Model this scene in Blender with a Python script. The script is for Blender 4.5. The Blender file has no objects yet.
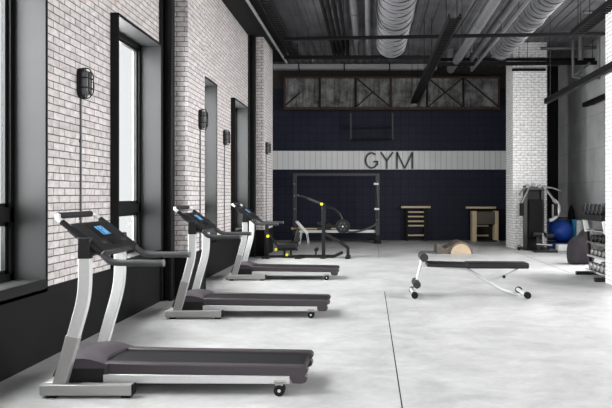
import bpy, bmesh, math, random
from mathutils import Vector, Matrix
random.seed(7)
PI = math.pi
S = bpy.context.scene
COL = S.collection
ORG = {}                     # object -> world position of its origin

# ------------------------------------------------------------------ camera
CAMZ, F = 1.5, 612.0
cam_d = bpy.data.cameras.new('camera')
cam = bpy.data.objects.new('camera', cam_d)
COL.objects.link(cam)
cam.location = (0, 0, CAMZ)
cam.rotation_euler = (PI/2, 0, 0)
cam_d.sensor_width = 36
cam_d.lens = 36
cam_d.shift_x = -64/612
cam_d.shift_y = -8/612
S.camera = cam

def at(px, py, d):           # a measured point at distance d -> place in the room
    return Vector(((px-370)*d/F, d, CAMZ+(196-py)*d/F))

# ------------------------------------------------------------------ materials
def mat(name, col, rough=0.5, metal=0.0, spec=0.5, noise=0.0, nscale=20.0, bump=0.0, stretch=(1, 1, 1), emit=0.0):
    m = bpy.data.materials.new(name)
    m.use_nodes = True
    nt = m.node_tree
    b = nt.nodes['Principled BSDF']
    c = (*col, 1)
    b.inputs['Base Color'].default_value = c
    b.inputs['Roughness'].default_value = rough
    b.inputs['Metallic'].default_value = metal
    b.inputs['Specular IOR Level'].default_value = spec
    if emit:
        b.inputs['Emission Color'].default_value = c
        b.inputs['Emission Strength'].default_value = emit
    if noise or bump:
        tc = nt.nodes.new('ShaderNodeTexCoord')
        mp = nt.nodes.new('ShaderNodeMapping')
        mp.inputs['Scale'].default_value = stretch
        n = nt.nodes.new('ShaderNodeTexNoise')
        n.inputs['Scale'].default_value = nscale
        n.inputs['Detail'].default_value = 6
        nt.links.new(tc.outputs['Object'], mp.inputs['Vector'])
        nt.links.new(mp.outputs['Vector'], n.inputs['Vector'])
        if noise:
            r = nt.nodes.new('ShaderNodeMapRange')
            r.inputs['From Min'].default_value = 0.25
            r.inputs['From Max'].default_value = 0.75
            r.inputs['To Min'].default_value = 1-noise
            r.inputs['To Max'].default_value = 1+noise
            nt.links.new(n.outputs['Fac'], r.inputs['Value'])
            mx = nt.nodes.new('ShaderNodeVectorMath')
            mx.operation = 'SCALE'
            mx.inputs[0].default_value = col
            nt.links.new(r.outputs['Result'], mx.inputs['Scale'])
            nt.links.new(mx.outputs['Vector'], b.inputs['Base Color'])
        if bump:
            bp = nt.nodes.new('ShaderNodeBump')
            bp.inputs['Strength'].default_value = bump
            bp.inputs['Distance'].default_value = 0.01
            nt.links.new(n.outputs['Fac'], bp.inputs['Height'])
            nt.links.new(bp.outputs['Normal'], b.inputs['Normal'])
    return m

def ramp(nt, stops):
    r = nt.nodes.new('ShaderNodeValToRGB')
    el = r.color_ramp.elements
    while len(el) > 1:
        el.remove(el[-1])
    el[0].position, el[0].color = stops[0][0], (*stops[0][1], 1)
    for p, c in stops[1:]:
        e = el.new(p)
        e.color = (*c, 1)
    return r

def brick_mat(name, c1, c2, mortar, bw=0.215, bh=0.072, msize=0.006, red=True):
    m = bpy.data.materials.new(name)
    m.use_nodes = True
    nt = m.node_tree
    b = nt.nodes['Principled BSDF']
    b.inputs['Roughness'].default_value = 0.75
    uv = nt.nodes.new('ShaderNodeTexCoord')
    br = nt.nodes.new('ShaderNodeTexBrick')
    br.inputs['Color1'].default_value = (*c1, 1)
    br.inputs['Color2'].default_value = (*c2, 1)
    br.inputs['Mortar'].default_value = (*mortar, 1)
    br.inputs['Scale'].default_value = 1.0
    br.inputs['Mortar Size'].default_value = msize
    br.inputs['Mortar Smooth'].default_value = 0.35
    br.inputs['Bias'].default_value = -0.2
    br.inputs['Brick Width'].default_value = bw
    br.inputs['Row Height'].default_value = bh
    wob = nt.nodes.new('ShaderNodeTexNoise')
    wob.inputs['Scale'].default_value = 9
    wob.inputs['Detail'].default_value = 3
    wm = nt.nodes.new('ShaderNodeVectorMath'); wm.operation = 'SCALE'; wm.inputs['Scale'].default_value = 0.012
    wa = nt.nodes.new('ShaderNodeVectorMath'); wa.operation = 'ADD'
    nt.links.new(uv.outputs['UV'], wob.inputs['Vector'])
    nt.links.new(wob.outputs['Color'], wm.inputs[0])
    nt.links.new(uv.outputs['UV'], wa.inputs[0])
    nt.links.new(wm.outputs['Vector'], wa.inputs[1])
    nt.links.new(wa.outputs['Vector'], br.inputs['Vector'])
    n = nt.nodes.new('ShaderNodeTexNoise')
    n.inputs['Scale'].default_value = 14
    n.inputs['Detail'].default_value = 7
    nt.links.new(uv.outputs['UV'], n.inputs['Vector'])
    rp = ramp(nt, [(0.3, (0.68, 0.67, 0.67)), (0.65, (1.04, 1.04, 1.04))])
    nt.links.new(n.outputs['Fac'], rp.inputs['Fac'])
    mul = nt.nodes.new('ShaderNodeMix'); mul.data_type = 'RGBA'; mul.blend_type = 'MULTIPLY'
    mul.inputs['Factor'].default_value = 1
    nt.links.new(br.outputs['Color'], mul.inputs[6])
    nt.links.new(rp.outputs['Color'], mul.inputs[7])
    out = mul.outputs[2]
    if red:                                   # chips where the whitewash has come off
        n2 = nt.nodes.new('ShaderNodeTexNoise')
        n2.inputs['Scale'].default_value = 7
        n2.inputs['Detail'].default_value = 5
        nt.links.new(uv.outputs['UV'], n2.inputs['Vector'])
        r2 = ramp(nt, [(0.665, (0, 0, 0)), (0.70, (0.55, 0.55, 0.55))])
        nt.links.new(n2.outputs['Fac'], r2.inputs['Fac'])
        m2 = nt.nodes.new('ShaderNodeMix'); m2.data_type = 'RGBA'
        m2.inputs[7].default_value = (0.42, 0.2, 0.15, 1)
        nt.links.new(r2.outputs['Color'], m2.inputs['Factor'])
        nt.links.new(out, m2.inputs[6])
        out = m2.outputs[2]
    nt.links.new(out, b.inputs['Base Color'])
    bp = nt.nodes.new('ShaderNodeBump')
    bp.inputs['Strength'].default_value = 0.6
    bp.inputs['Distance'].default_value = 0.008
    bp.invert = True
    nt.links.new(br.outputs['Fac'], bp.inputs['Height'])
    nt.links.new(bp.outputs['Normal'], b.inputs['Normal'])
    return m

M = {}
M['brick'] = brick_mat('whitewashed brick', (0.56, 0.525, 0.515), (0.44, 0.41, 0.40), (0.07, 0.064, 0.062))
M['brick_white'] = brick_mat('white painted brick', (0.86, 0.85, 0.845), (0.79, 0.78, 0.775), (0.27, 0.25, 0.245), red=False)
M['brick_brown'] = brick_mat('bare brown brick', (0.040, 0.031, 0.027), (0.028, 0.023, 0.021), (0.012, 0.010, 0.010), red=False)
M['black'] = mat('black panel', (0.003, 0.003, 0.003), 0.6, spec=0.14, noise=0.25, nscale=4)
M['black_steel'] = mat('black steel', (0.005, 0.005, 0.005), 0.45, spec=0.25)
M['frame_black'] = mat('black frame paint', (0.003, 0.003, 0.003), 0.45, spec=0.2)
M['reveal'] = mat('grey reveal board', (0.017, 0.017, 0.0175), 0.5, spec=0.18, noise=0.12, nscale=2.5)
M['soffit'] = mat('dark soffit board', (0.011, 0.011, 0.012), 0.7, spec=0.2, noise=0.2, nscale=3)
M['machine'] = mat('dark machine paint', (0.008, 0.008, 0.0085), 0.45, spec=0.25, noise=0.1, nscale=30)
M['charcoal'] = mat('charcoal plastic', (0.010, 0.010, 0.011), 0.45, spec=0.25, noise=0.12, nscale=60)
M['rubber'] = mat('black rubber', (0.006, 0.006, 0.0065), 0.65, spec=0.2)
M['silver'] = mat('silver powder coat', (0.55, 0.55, 0.55), 0.4, metal=0.35, noise=0.04, nscale=40)
M['silver_dark'] = mat('grey powder coat', (0.32, 0.315, 0.31), 0.45, metal=0.35)
M['white_paint'] = mat('white paint', (0.75, 0.75, 0.74), 0.4)
M['chrome'] = mat('chrome', (0.70, 0.70, 0.72), 0.18, metal=1.0)
M['mauve'] = mat('mauve grey plastic', (0.042, 0.035, 0.041), 0.5, spec=0.35, noise=0.06, nscale=50)
M['belt'] = mat('running belt', (0.009, 0.009, 0.0095), 0.6, spec=0.2, noise=0.2, nscale=220, bump=0.1)
M['grip'] = mat('dark foam grip', (0.014, 0.014, 0.0145), 0.7, spec=0.25, bump=0.2, nscale=300)
M['handle'] = mat('dark grey tube', (0.05, 0.05, 0.052), 0.42, metal=0.3)
M['vinyl'] = mat('black vinyl', (0.009, 0.009, 0.0095), 0.42, spec=0.3, noise=0.1, nscale=12)
M['station'] = mat('graphite paint', (0.035, 0.035, 0.035), 0.45, metal=0.3)
M['station_light'] = mat('steel tube', (0.20, 0.20, 0.20), 0.35, metal=0.5)
M['rack'] = mat('grey rack paint', (0.045, 0.045, 0.045), 0.45, metal=0.2)
M['pad_black'] = mat('matt black pad', (0.006, 0.006, 0.006), 0.7, spec=0.12)
M['birch_face'] = mat('birch ply face', (0.38, 0.295, 0.195), 0.55, noise=0.12, nscale=6)
M['foam'] = mat('grey foam roller', (0.035, 0.035, 0.035), 0.85, spec=0.2, noise=0.3, nscale=60)
M['duct'] = mat('galvanised duct', (0.13, 0.13, 0.136), 0.5, metal=0.3, noise=0.12, nscale=5)
def duct_mat():
    m = mat('spiral duct sheet', (0.15, 0.15, 0.157), 0.5, metal=0.3)
    nt = m.node_tree
    tc = nt.nodes.new('ShaderNodeTexCoord')
    sp = nt.nodes.new('ShaderNodeSeparateXYZ')
    nt.links.new(tc.outputs['Object'], sp.inputs[0])
    an = nt.nodes.new('ShaderNodeMath'); an.operation = 'MULTIPLY_ADD'; an.inputs[1].default_value = 0.12
    nt.links.new(sp.outputs['X'], an.inputs[0]); nt.links.new(sp.outputs['Y'], an.inputs[2])
    dv = nt.nodes.new('ShaderNodeMath'); dv.operation = 'DIVIDE'; dv.inputs[1].default_value = 0.24
    nt.links.new(an.outputs[0], dv.inputs[0])
    fr = nt.nodes.new('ShaderNodeMath'); fr.operation = 'FRACT'
    nt.links.new(dv.outputs[0], fr.inputs[0])
    r = ramp(nt, [(0.0, (0.02, 0.02, 0.021)), (0.2, (0.15, 0.15, 0.157))])
    r.color_ramp.interpolation = 'CONSTANT'
    nt.links.new(fr.outputs[0], r.inputs['Fac'])
    nt.links.new(r.outputs['Color'], nt.nodes['Principled BSDF'].inputs['Base Color'])
    return m
M['duct'] = duct_mat()
M['pipe_light'] = mat('pale duct paint', (0.36, 0.36, 0.37), 0.5)
M['pipe'] = mat('grey pipe', (0.15, 0.15, 0.157), 0.5, metal=0.25, noise=0.1, nscale=6)
M['beam'] = mat('black beam', (0.0035, 0.0035, 0.0037), 0.65, spec=0.15, noise=0.2, nscale=10)
M['yellow'] = mat('yellow knob', (0.75, 0.62, 0.02), 0.4)
M['birch'] = mat('pale birch wood', (0.55, 0.43, 0.285), 0.5, noise=0.12, nscale=6, stretch=(8, 8, 1))
M['taupe'] = mat('taupe vinyl', (0.09, 0.075, 0.062), 0.6, spec=0.3, noise=0.08, nscale=14)
M['blue'] = mat('blue ball rubber', (0.010, 0.070, 0.42), 0.35)
M['mat_blue'] = mat('blue mat', (0.012, 0.05, 0.22), 0.6)
M['cyan'] = mat('light blue foam', (0.05, 0.38, 0.72), 0.6)
M['grey_foam'] = mat('grey foam', (0.24, 0.24, 0.24), 0.75, noise=0.1, nscale=20)
M['cushion'] = mat('mauve cushion cover', (0.022, 0.019, 0.023), 0.8, spec=0.2, noise=0.12, nscale=10)
M['white_box'] = mat('white plastic', (0.78, 0.78, 0.78), 0.5)
M['letter'] = mat('dark grey letter', (0.05, 0.052, 0.058), 0.5)
M['lamp_glass'] = mat('lamp glass', (0.13, 0.13, 0.135), 0.25, noise=0.1, nscale=30)
M['rust'] = mat('rusty steel', (0.055, 0.031, 0.027), 0.8, spec=0.2, noise=0.5, nscale=14)
M['iron'] = mat('dark iron', (0.014, 0.013, 0.0125), 0.75, spec=0.2, noise=0.4, nscale=20)
M['conduit'] = mat('grey conduit', (0.11, 0.11, 0.113), 0.5, metal=0.3)

def glass_mat():
    m = bpy.data.materials.new('window glass')
    m.use_nodes = True
    nt = m.node_tree
    nt.nodes.remove(nt.nodes['Principled BSDF'])
    out = nt.nodes['Material Output']
    t = nt.nodes.new('ShaderNodeBsdfTransparent')
    t.inputs['Color'].default_value = (0.9, 0.91, 0.91, 1)
    g = nt.nodes.new('ShaderNodeBsdfGlossy')
    g.inputs['Roughness'].default_value = 0.03
    lw = nt.nodes.new('ShaderNodeLayerWeight')
    lw.inputs['Blend'].default_value = 0.5
    pw = nt.nodes.new('ShaderNodeMath'); pw.operation = 'POWER'; pw.inputs[1].default_value = 5
    nt.links.new(lw.outputs['Facing'], pw.inputs[0])
    fr = nt.nodes.new('ShaderNodeMath'); fr.operation = 'MULTIPLY_ADD'
    fr.inputs[1].default_value = 0.6; fr.inputs[2].default_value = 0.03
    nt.links.new(pw.outputs[0], fr.inputs[0])
    mx = nt.nodes.new('ShaderNodeMixShader')
    nt.links.new(fr.outputs[0], mx.inputs[0])
    nt.links.new(t.outputs[0], mx.inputs[1])
    nt.links.new(g.outputs[0], mx.inputs[2])
    nt.links.new(mx.outputs[0], out.inputs[0])
    return m
M['glass'] = glass_mat()

def floor_mat():
    m = bpy.data.materials.new('polished concrete')
    m.use_nodes = True
    nt = m.node_tree
    b = nt.nodes['Principled BSDF']
    tc = nt.nodes.new('ShaderNodeTexCoord')
    def layer(scale, stretch, detail, stops, rough=0.6):
        mp = nt.nodes.new('ShaderNodeMapping')
        mp.inputs['Scale'].default_value = stretch
        n = nt.nodes.new('ShaderNodeTexNoise')
        n.inputs['Scale'].default_value = scale
        n.inputs['Detail'].default_value = detail
        n.inputs['Roughness'].default_value = rough
        n.inputs['Distortion'].default_value = 0.4
        nt.links.new(tc.outputs['Object'], mp.inputs['Vector'])
        nt.links.new(mp.outputs['Vector'], n.inputs['Vector'])
        r = ramp(nt, stops)
        nt.links.new(n.outputs['Fac'], r.inputs['Fac'])
        return n, r
    n1, a = layer(1.1, (1, 1, 1), 10, [(0.34, (0.34, 0.34, 0.34)), (0.5, (0.42, 0.42, 0.417)), (0.66, (0.48, 0.48, 0.476))], 0.74)
    n2, c = layer(3.2, (0.7, 1.1, 1), 10, [(0.33, (0.78, 0.78, 0.78)), (0.62, (1.06, 1.06, 1.06))], 0.75)
    mul = nt.nodes.new('ShaderNodeMix'); mul.data_type = 'RGBA'; mul.blend_type = 'MULTIPLY'
    mul.inputs['Factor'].default_value = 1
    nt.links.new(a.outputs['Color'], mul.inputs[6])
    nt.links.new(c.outputs['Color'], mul.inputs[7])
    nt.links.new(mul.outputs[2], b.inputs['Base Color'])
    rr = nt.nodes.new('ShaderNodeMapRange')
    rr.inputs['To Min'].default_value = 0.34
    rr.inputs['To Max'].default_value = 0.5
    nt.links.new(n2.outputs['Fac'], rr.inputs['Value'])
    nt.links.new(rr.outputs['Result'], b.inputs['Roughness'])
    b.inputs['Specular IOR Level'].default_value = 0.5
    return m
M['floor'] = floor_mat()

def navy_mat():
    m = bpy.data.materials.new('navy wall tiles')
    m.use_nodes = True
    nt = m.node_tree
    b = nt.nodes['Principled BSDF']
    b.inputs['Roughness'].default_value = 0.55
    b.inputs['Specular IOR Level'].default_value = 0.2
    uv = nt.nodes.new('ShaderNodeTexCoord')
    br = nt.nodes.new('ShaderNodeTexBrick')
    br.offset = 0.0
    br.inputs['Color1'].default_value = (0.0120, 0.0140, 0.0285, 1)
    br.inputs['Color2'].default_value = (0.0145, 0.0165, 0.032, 1)
    br.inputs['Mortar'].default_value = (0.004, 0.0045, 0.008, 1)
    br.inputs['Scale'].default_value = 1
    br.inputs['Mortar Size'].default_value = 0.008
    br.inputs['Brick Width'].default_value = 0.26
    br.inputs['Row Height'].default_value = 0.26
    nt.links.new(uv.outputs['UV'], br.inputs['Vector'])
    nt.links.new(br.outputs['Color'], b.inputs['Base Color'])
    return m
M['navy'] = navy_mat()

def plank_mat():
    m = bpy.data.materials.new('pale wall planks')
    m.use_nodes = True
    nt = m.node_tree
    b = nt.nodes['Principled BSDF']
    b.inputs['Roughness'].default_value = 0.6
    uv = nt.nodes.new('ShaderNodeTexCoord')
    br = nt.nodes.new('ShaderNodeTexBrick')
    br.offset = 0.0
    br.inputs['Color1'].default_value = (0.74, 0.74, 0.74, 1)
    br.inputs['Color2'].default_value = (0.68, 0.68, 0.685, 1)
    br.inputs['Mortar'].default_value = (0.40, 0.40, 0.41, 1)
    br.inputs['Scale'].default_value = 1
    br.inputs['Mortar Size'].default_value = 0.008
    br.inputs['Brick Width'].default_value = 0.185
    br.inputs['Row Height'].default_value = 4.0
    nt.links.new(uv.outputs['UV'], br.inputs['Vector'])
    nt.links.new(br.outputs['Color'], b.inputs['Base Color'])
    return m
M['plank'] = plank_mat()

def concrete_wall_mat():
    m = bpy.data.materials.new('grey concrete panels')
    m.use_nodes = True
    nt = m.node_tree
    b = nt.nodes['Principled BSDF']
    b.inputs['Roughness'].default_value = 0.7
    uv = nt.nodes.new('ShaderNodeTexCoord')
    br = nt.nodes.new('ShaderNodeTexBrick')
    br.offset = 0.0
    br.inputs['Color1'].default_value = (0.40, 0.40, 0.40, 1)
    br.inputs['Color2'].default_value = (0.36, 0.36, 0.365, 1)
    br.inputs['Mortar'].default_value = (0.30, 0.30, 0.30, 1)
    br.inputs['Scale'].default_value = 1
    br.inputs['Mortar Size'].default_value = 0.012
    br.inputs['Brick Width'].default_value = 1.9
    br.inputs['Row Height'].default_value = 0.95
    n = nt.nodes.new('ShaderNodeTexNoise')
    n.inputs['Scale'].default_value = 1.3
    n.inputs['Detail'].default_value = 8
    r = ramp(nt, [(0.3, (0.75, 0.75, 0.75)), (0.7, (1.1, 1.1, 1.1))])
    mul = nt.nodes.new('ShaderNodeMix'); mul.data_type = 'RGBA'; mul.blend_type = 'MULTIPLY'
    mul.inputs['Factor'].default_value = 1
    nt.links.new(uv.outputs['UV'], br.inputs['Vector'])
    nt.links.new(uv.outputs['UV'], n.inputs['Vector'])
    nt.links.new(n.outputs['Fac'], r.inputs['Fac'])
    nt.links.new(br.outputs['Color'], mul.inputs[6])
    nt.links.new(r.outputs['Color'], mul.inputs[7])
    nt.links.new(mul.outputs[2], b.inputs['Base Color'])
    return m
M['concrete'] = concrete_wall_mat()

def weather_mat():
    m = bpy.data.materials.new('weathered sheet metal')
    m.use_nodes = True
    nt = m.node_tree
    b = nt.nodes['Principled BSDF']
    b.inputs['Roughness'].default_value = 0.7
    tc = nt.nodes.new('ShaderNodeTexCoord')
    n = nt.nodes.new('ShaderNodeTexNoise')
    n.inputs['Scale'].default_value = 2.6
    n.inputs['Detail'].default_value = 9
    n.inputs['Roughness'].default_value = 0.7
    nt.links.new(tc.outputs['Object'], n.inputs['Vector'])
    a = ramp(nt, [(0.34, (0.012, 0.012, 0.012)), (0.47, (0.105, 0.105, 0.102)), (0.64, (0.24, 0.24, 0.234))])
    nt.links.new(n.outputs['Fac'], a.inputs['Fac'])
    mp = nt.nodes.new('ShaderNodeMapping')
    mp.inputs['Scale'].default_value = (7, 1, 0.7)
    n2 = nt.nodes.new('ShaderNodeTexNoise')
    n2.inputs['Scale'].default_value = 1.6
    n2.inputs['Detail'].default_value = 5
    nt.links.new(tc.outputs['Object'], mp.inputs['Vector'])
    nt.links.new(mp.outputs['Vector'], n2.inputs['Vector'])
    c = ramp(nt, [(0.36, (0.45, 0.45, 0.45)), (0.5, (1, 1, 1))])
    nt.links.new(n2.outputs['Fac'], c.inputs['Fac'])
    mul = nt.nodes.new('ShaderNodeMix'); mul.data_type = 'RGBA'; mul.blend_type = 'MULTIPLY'
    mul.inputs['Factor'].default_value = 1
    nt.links.new(a.outputs['Color'], mul.inputs[6])
    nt.links.new(c.outputs['Color'], mul.inputs[7])
    nt.links.new(mul.outputs[2], b.inputs['Base Color'])
    return m
M['weathered'] = weather_mat()

def ceiling_mat():
    m = bpy.data.materials.new('ribbed ceiling sheet')
    m.use_nodes = True
    nt = m.node_tree
    b = nt.nodes['Principled BSDF']
    b.inputs['Roughness'].default_value = 0.6
    uv = nt.nodes.new('ShaderNodeTexCoord')
    n = nt.nodes.new('ShaderNodeTexNoise')
    n.inputs['Scale'].default_value = 1.5
    n.inputs['Detail'].default_value = 6
    nt.links.new(uv.outputs['UV'], n.inputs['Vector'])
    r = ramp(nt, [(0.3, (0.075, 0.075, 0.08)), (0.7, (0.15, 0.15, 0.16))])
    nt.links.new(n.outputs['Fac'], r.inputs['Fac'])
    nt.links.new(r.outputs['Color'], b.inputs['Base Color'])
    return m
M['ceiling'] = ceiling_mat()

def screen_mat():
    m = bpy.data.materials.new('lit blue display')
    m.use_nodes = True
    nt = m.node_tree
    b = nt.nodes['Principled BSDF']
    b.inputs['Base Color'].default_value = (0.01, 0.02, 0.03, 1)
    b.inputs['Roughness'].default_value = 0.2
    uv = nt.nodes.new('ShaderNodeTexCoord')
    br = nt.nodes.new('ShaderNodeTexBrick')
    br.offset = 0.3
    br.inputs['Color1'].default_value = (0.03, 0.30, 0.66, 1)
    br.inputs['Color2'].default_value = (0.55, 0.75, 0.88, 1)
    br.inputs['Mortar'].default_value = (0.015, 0.24, 0.58, 1)
    br.inputs['Bias'].default_value = -0.35
    br.inputs['Scale'].default_value = 1
    br.inputs['Mortar Size'].default_value = 0.006
    br.inputs['Brick Width'].default_value = 0.06
    br.inputs['Row Height'].default_value = 0.033
    nt.links.new(uv.outputs['UV'], br.inputs['Vector'])
    nt.links.new(br.outputs['Color'], b.inputs['Emission Color'])
    b.inputs['Emission Strength'].default_value = 0.9
    return m
M['screen'] = screen_mat()

# ------------------------------------------------------------------ mesh builder (coordinates in room space)
def catmull(pts, n=8):
    pts = [Vector(p) for p in pts]
    out = []
    for i in range(len(pts)-1):
        p0 = pts[max(i-1, 0)]; p1 = pts[i]; p2 = pts[i+1]; p3 = pts[min(i+2, len(pts)-1)]
        for k in range(n):
            t = k/n
            out.append(0.5*((2*p1)+(p2-p0)*t+(2*p0-5*p1+4*p2-p3)*t*t+(3*p1-p0-3*p2+p3)*t**3))
    out.append(pts[-1])
    return out

def rounded(pts, r, n=5):
    """polyline with its inner corners rounded"""
    pts = [Vector(p) for p in pts]
    out = [pts[0]]
    for i in range(1, len(pts)-1):
        a, b, c = pts[i-1], pts[i], pts[i+1]
        d1 = min(r, (a-b).length*0.48); d2 = min(r, (c-b).length*0.48)
        s = b+(a-b).normalized()*d1; e = b+(c-b).normalized()*d2
        for k in range(n+1):
            t = k/n
            out.append((1-t)**2*s+2*t*(1-t)*b+t*t*e)
    out.append(pts[-1])
    return out

class MB:
    def __init__(self):
        self.bm = bmesh.new()
    def box(self, x0, x1, y0, y1, z0, z1):
        x0, x1 = sorted((x0, x1)); y0, y1 = sorted((y0, y1)); z0, z1 = sorted((z0, z1))
        v = [self.bm.verts.new(p) for p in ((x0, y0, z0), (x1, y0, z0), (x1, y1, z0), (x0, y1, z0), (x0, y0, z1), (x1, y0, z1), (x1, y1, z1), (x0, y1, z1))]
        for f in ((3, 2, 1, 0), (4, 5, 6, 7), (0, 1, 5, 4), (1, 2, 6, 5), (2, 3, 7, 6), (3, 0, 4, 7)):
            self.bm.faces.new([v[i] for i in f])
        return self
    def bar(self, p0, p1, w, h, up=(0, 0, 1)):
        """rectangular bar from p0 to p1: w across, h along up"""
        p0, p1 = Vector(p0), Vector(p1)
        d = (p1-p0).normalized()
        u = Vector(up)
        s = d.cross(u)
        if s.length < 1e-4:
            s = d.cross(Vector((0, 1, 0)))
        s.normalize()
        u = s.cross(d).normalized()
        v = []
        for p in (p0, p1):
            for a, b in ((-1, -1), (1, -1), (1, 1), (-1, 1)):
                v.append(self.bm.verts.new(p+s*(a*w/2)+u*(b*h/2)))
        for f in ((3, 2, 1, 0), (4, 5, 6, 7), (0, 1, 5, 4), (1, 2, 6, 5), (2, 3, 7, 6), (3, 0, 4, 7)):
            self.bm.faces.new([v[i] for i in f])
        return self
    def tube(self, pts, r, seg=12, cap=True):
        pts = [Vector(p) for p in pts]
        rings = []
        prev = None
        for i, p in enumerate(pts):
            d = (pts[min(i+1, len(pts)-1)]-pts[max(i-1, 0)]).normalized()
            if prev is None:
                a = d.orthogonal().normalized()
            else:
                a = (prev-d*prev.dot(d)).normalized()
            prev = a
            b = d.cross(a)
            rr = r[i] if isinstance(r, (list, tuple)) else r
            rings.append([self.bm.verts.new(p+(a*math.cos(2*PI*k/seg)+b*math.sin(2*PI*k/seg))*rr) for k in range(seg)])
        for i in range(len(rings)-1):
            for k in range(seg):
                self.bm.faces.new((rings[i][k], rings[i][(k+1) % seg], rings[i+1][(k+1) % seg], rings[i+1][k]))
        if cap:
            self.bm.faces.new(list(reversed(rings[0])))
            self.bm.faces.new(rings[-1])
        return self
    def prism(self, poly, y0, y1, axis='y'):
        """2-D outline pushed along an axis: axis y -> poly is (x,z); axis x -> (y,z); axis z -> (x,y)"""
        def P(a, b, c):
            return {'y': (a, c, b), 'x': (c, a, b), 'z': (a, b, c)}[axis]
        A = [self.bm.verts.new(P(a, b, y0)) for a, b in poly]
        B = [self.bm.verts.new(P(a, b, y1)) for a, b in poly]
        n = len(poly)
        self.bm.faces.new(A)
        self.bm.faces.new(list(reversed(B)))
        for i in range(n):
            self.bm.faces.new((A[i], B[i], B[(i+1) % n], A[(i+1) % n]))
        return self
    def ball(self, c, r, seg=24, rings=14):
        rx, ry, rz = r if isinstance(r, (tuple, list)) else (r, r, r)
        mtx = Matrix.Translation(Vector(c)) @ Matrix.Diagonal((rx, ry, rz, 1))
        bmesh.ops.create_uvsphere(self.bm, u_segments=seg, v_segments=rings, radius=1, matrix=mtx)
        return self
    def grid(self, rows):
        """rows of points -> quad sheet"""
        vs = [[self.bm.verts.new(p) for p in row] for row in rows]
        for i in range(len(vs)-1):
            for j in range(len(vs[0])-1):
                self.bm.faces.new((vs[i][j], vs[i][j+1], vs[i+1][j+1], vs[i+1][j]))
        return self
    def build(self, name, m, parent=None, bevel=0.0, seg=2, angle=38):
        bm = self.bm
        bmesh.ops.recalc_face_normals(bm, faces=bm.faces)
        if parent is None:
            xs = [v.co for v in bm.verts]
            o3 = Vector(((min(c.x for c in xs)+max(c.x for c in xs))/2, (min(c.y for c in xs)+max(c.y for c in xs))/2, min(c.z for c in xs)))
        else:
            o3 = ORG[parent]
        uvl = bm.loops.layers.uv.new('UVMap')
        for f in bm.faces:
            n = f.normal
            ax = max(range(3), key=lambda i: abs(n[i]))
            for l in f.loops:
                c = l.vert.co
                l[uvl].uv = ((c.y, c.z), (c.x, c.z), (c.x, c.y))[ax]
        bmesh.ops.translate(bm, verts=bm.verts, vec=-o3)
        me = bpy.data.meshes.new(name)
        bm.to_mesh(me)
        bm.free()
        me.materials.append(M[m])
        for p in me.polygons:
            p.use_smooth = True
        me.set_sharp_from_angle(angle=math.radians(angle))
        o = bpy.data.objects.new(name, me)
        COL.objects.link(o)
        ORG[o] = o3
        if parent is None:
            o.location = o3
        else:
            o.parent = parent
        if bevel:
            md = o.modifiers.new('bevel', 'BEVEL')
            md.width = bevel; md.segments = seg; md.limit_method = 'ANGLE'; md.angle_limit = math.radians(50)
        return o

def tag(o, label, cat, group=None):
    o['label'] = label
    o['category'] = cat
    if group:
        o['group'] = group
    return o

def struct(o):
    o['kind'] = 'structure'
    return o

def thing(name, loc, label, cat, group=None):
    o = bpy.data.objects.new(name, None)
    o.empty_display_size = 0.1
    COL.objects.link(o)
    o.location = loc
    ORG[o] = Vector(loc)
    return tag(o, label, cat, group)

def dup(root, shift, label=None):
    def cp(o, parent):
        c = o.copy()
        COL.objects.link(c)
        if parent is None:
            c.location = o.location+Vector(shift)
        else:
            c.parent = parent
        for ch in list(o.children):
            cp(ch, c)
        return c
    r = cp(root, None)
    if label:
        r['label'] = label
    return r

def boxo(name, m, parent, *b, bevel=0.0):
    return MB().box(*b).build(name, m, parent, bevel)

def tubeo(name, m, parent, pts, r, seg=12):
    return MB().tube(pts, r, seg).build(name, m, parent)

# ------------------------------------------------------------------ room shell
WX = -3.0                    # left wall face
PX = -2.64                   # pilaster face
BY = 20.8                    # back wall face
RX = 6.39                    # right wall face
CZ = 5.9                     # ceiling
SZ = 5.45                    # lowered soffit along the left wall
WT, WB = 3.62, 0.64          # window openings
WINS = [(0.94, 2.42), (4.03, 5.52), (7.07, 8.55), (10.16, 11.64), (13.19, 14.62)]
REAR = -5.0

struct(boxo('floor', 'floor', None, -5.2, RX+0.4, REAR, BY+0.4, -0.2, 0))
# the ceiling is ribbed sheet: a zig-zag profile pushed along the room
prof = []
x = -3.4
while x < RX+0.35:
    prof += [(x, CZ), (x+0.10, CZ), (x+0.125, CZ+0.022), (x+0.225, CZ+0.022)]
    x += 0.25
prof += [(RX+0.4, CZ), (RX+0.4, CZ+0.2), (-3.4, CZ+0.2)]
struct(MB().prism(prof, REAR, BY+0.4).build('ceiling', 'ceiling'))

wl = MB()
edges = [REAR]+[e for w in WINS for e in w]+[16.6]
for i in range(0, len(edges), 2):
    wl.box(WX-0.32, WX, edges[i], edges[i+1], 0, SZ+0.6)
for a, b in WINS:
    wl.box(WX-0.32, WX, a, b, 0, WB)
    wl.box(WX-0.32, WX, a, b, WT, SZ+0.6)
struct(wl.build('wall_left', 'brick'))
ww = MB()
ww.box(WX, WX+0.02, REAR, 8.70, 0, 0.66)
ww.box(WX, WX+0.02, 9.78, 15.03, 0, 0.66)
struct(ww.build('baseboard_left', 'black'))
# recess beyond the second pilaster
struct(boxo('wall_recess', 'black', None, -5.2, -4.9, 16.6, BY+0.3, 0, CZ))
struct(boxo('wall_recess_end', 'black', None, -5.2, WX-0.32, 16.3, 16.6, 0, CZ))
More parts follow.
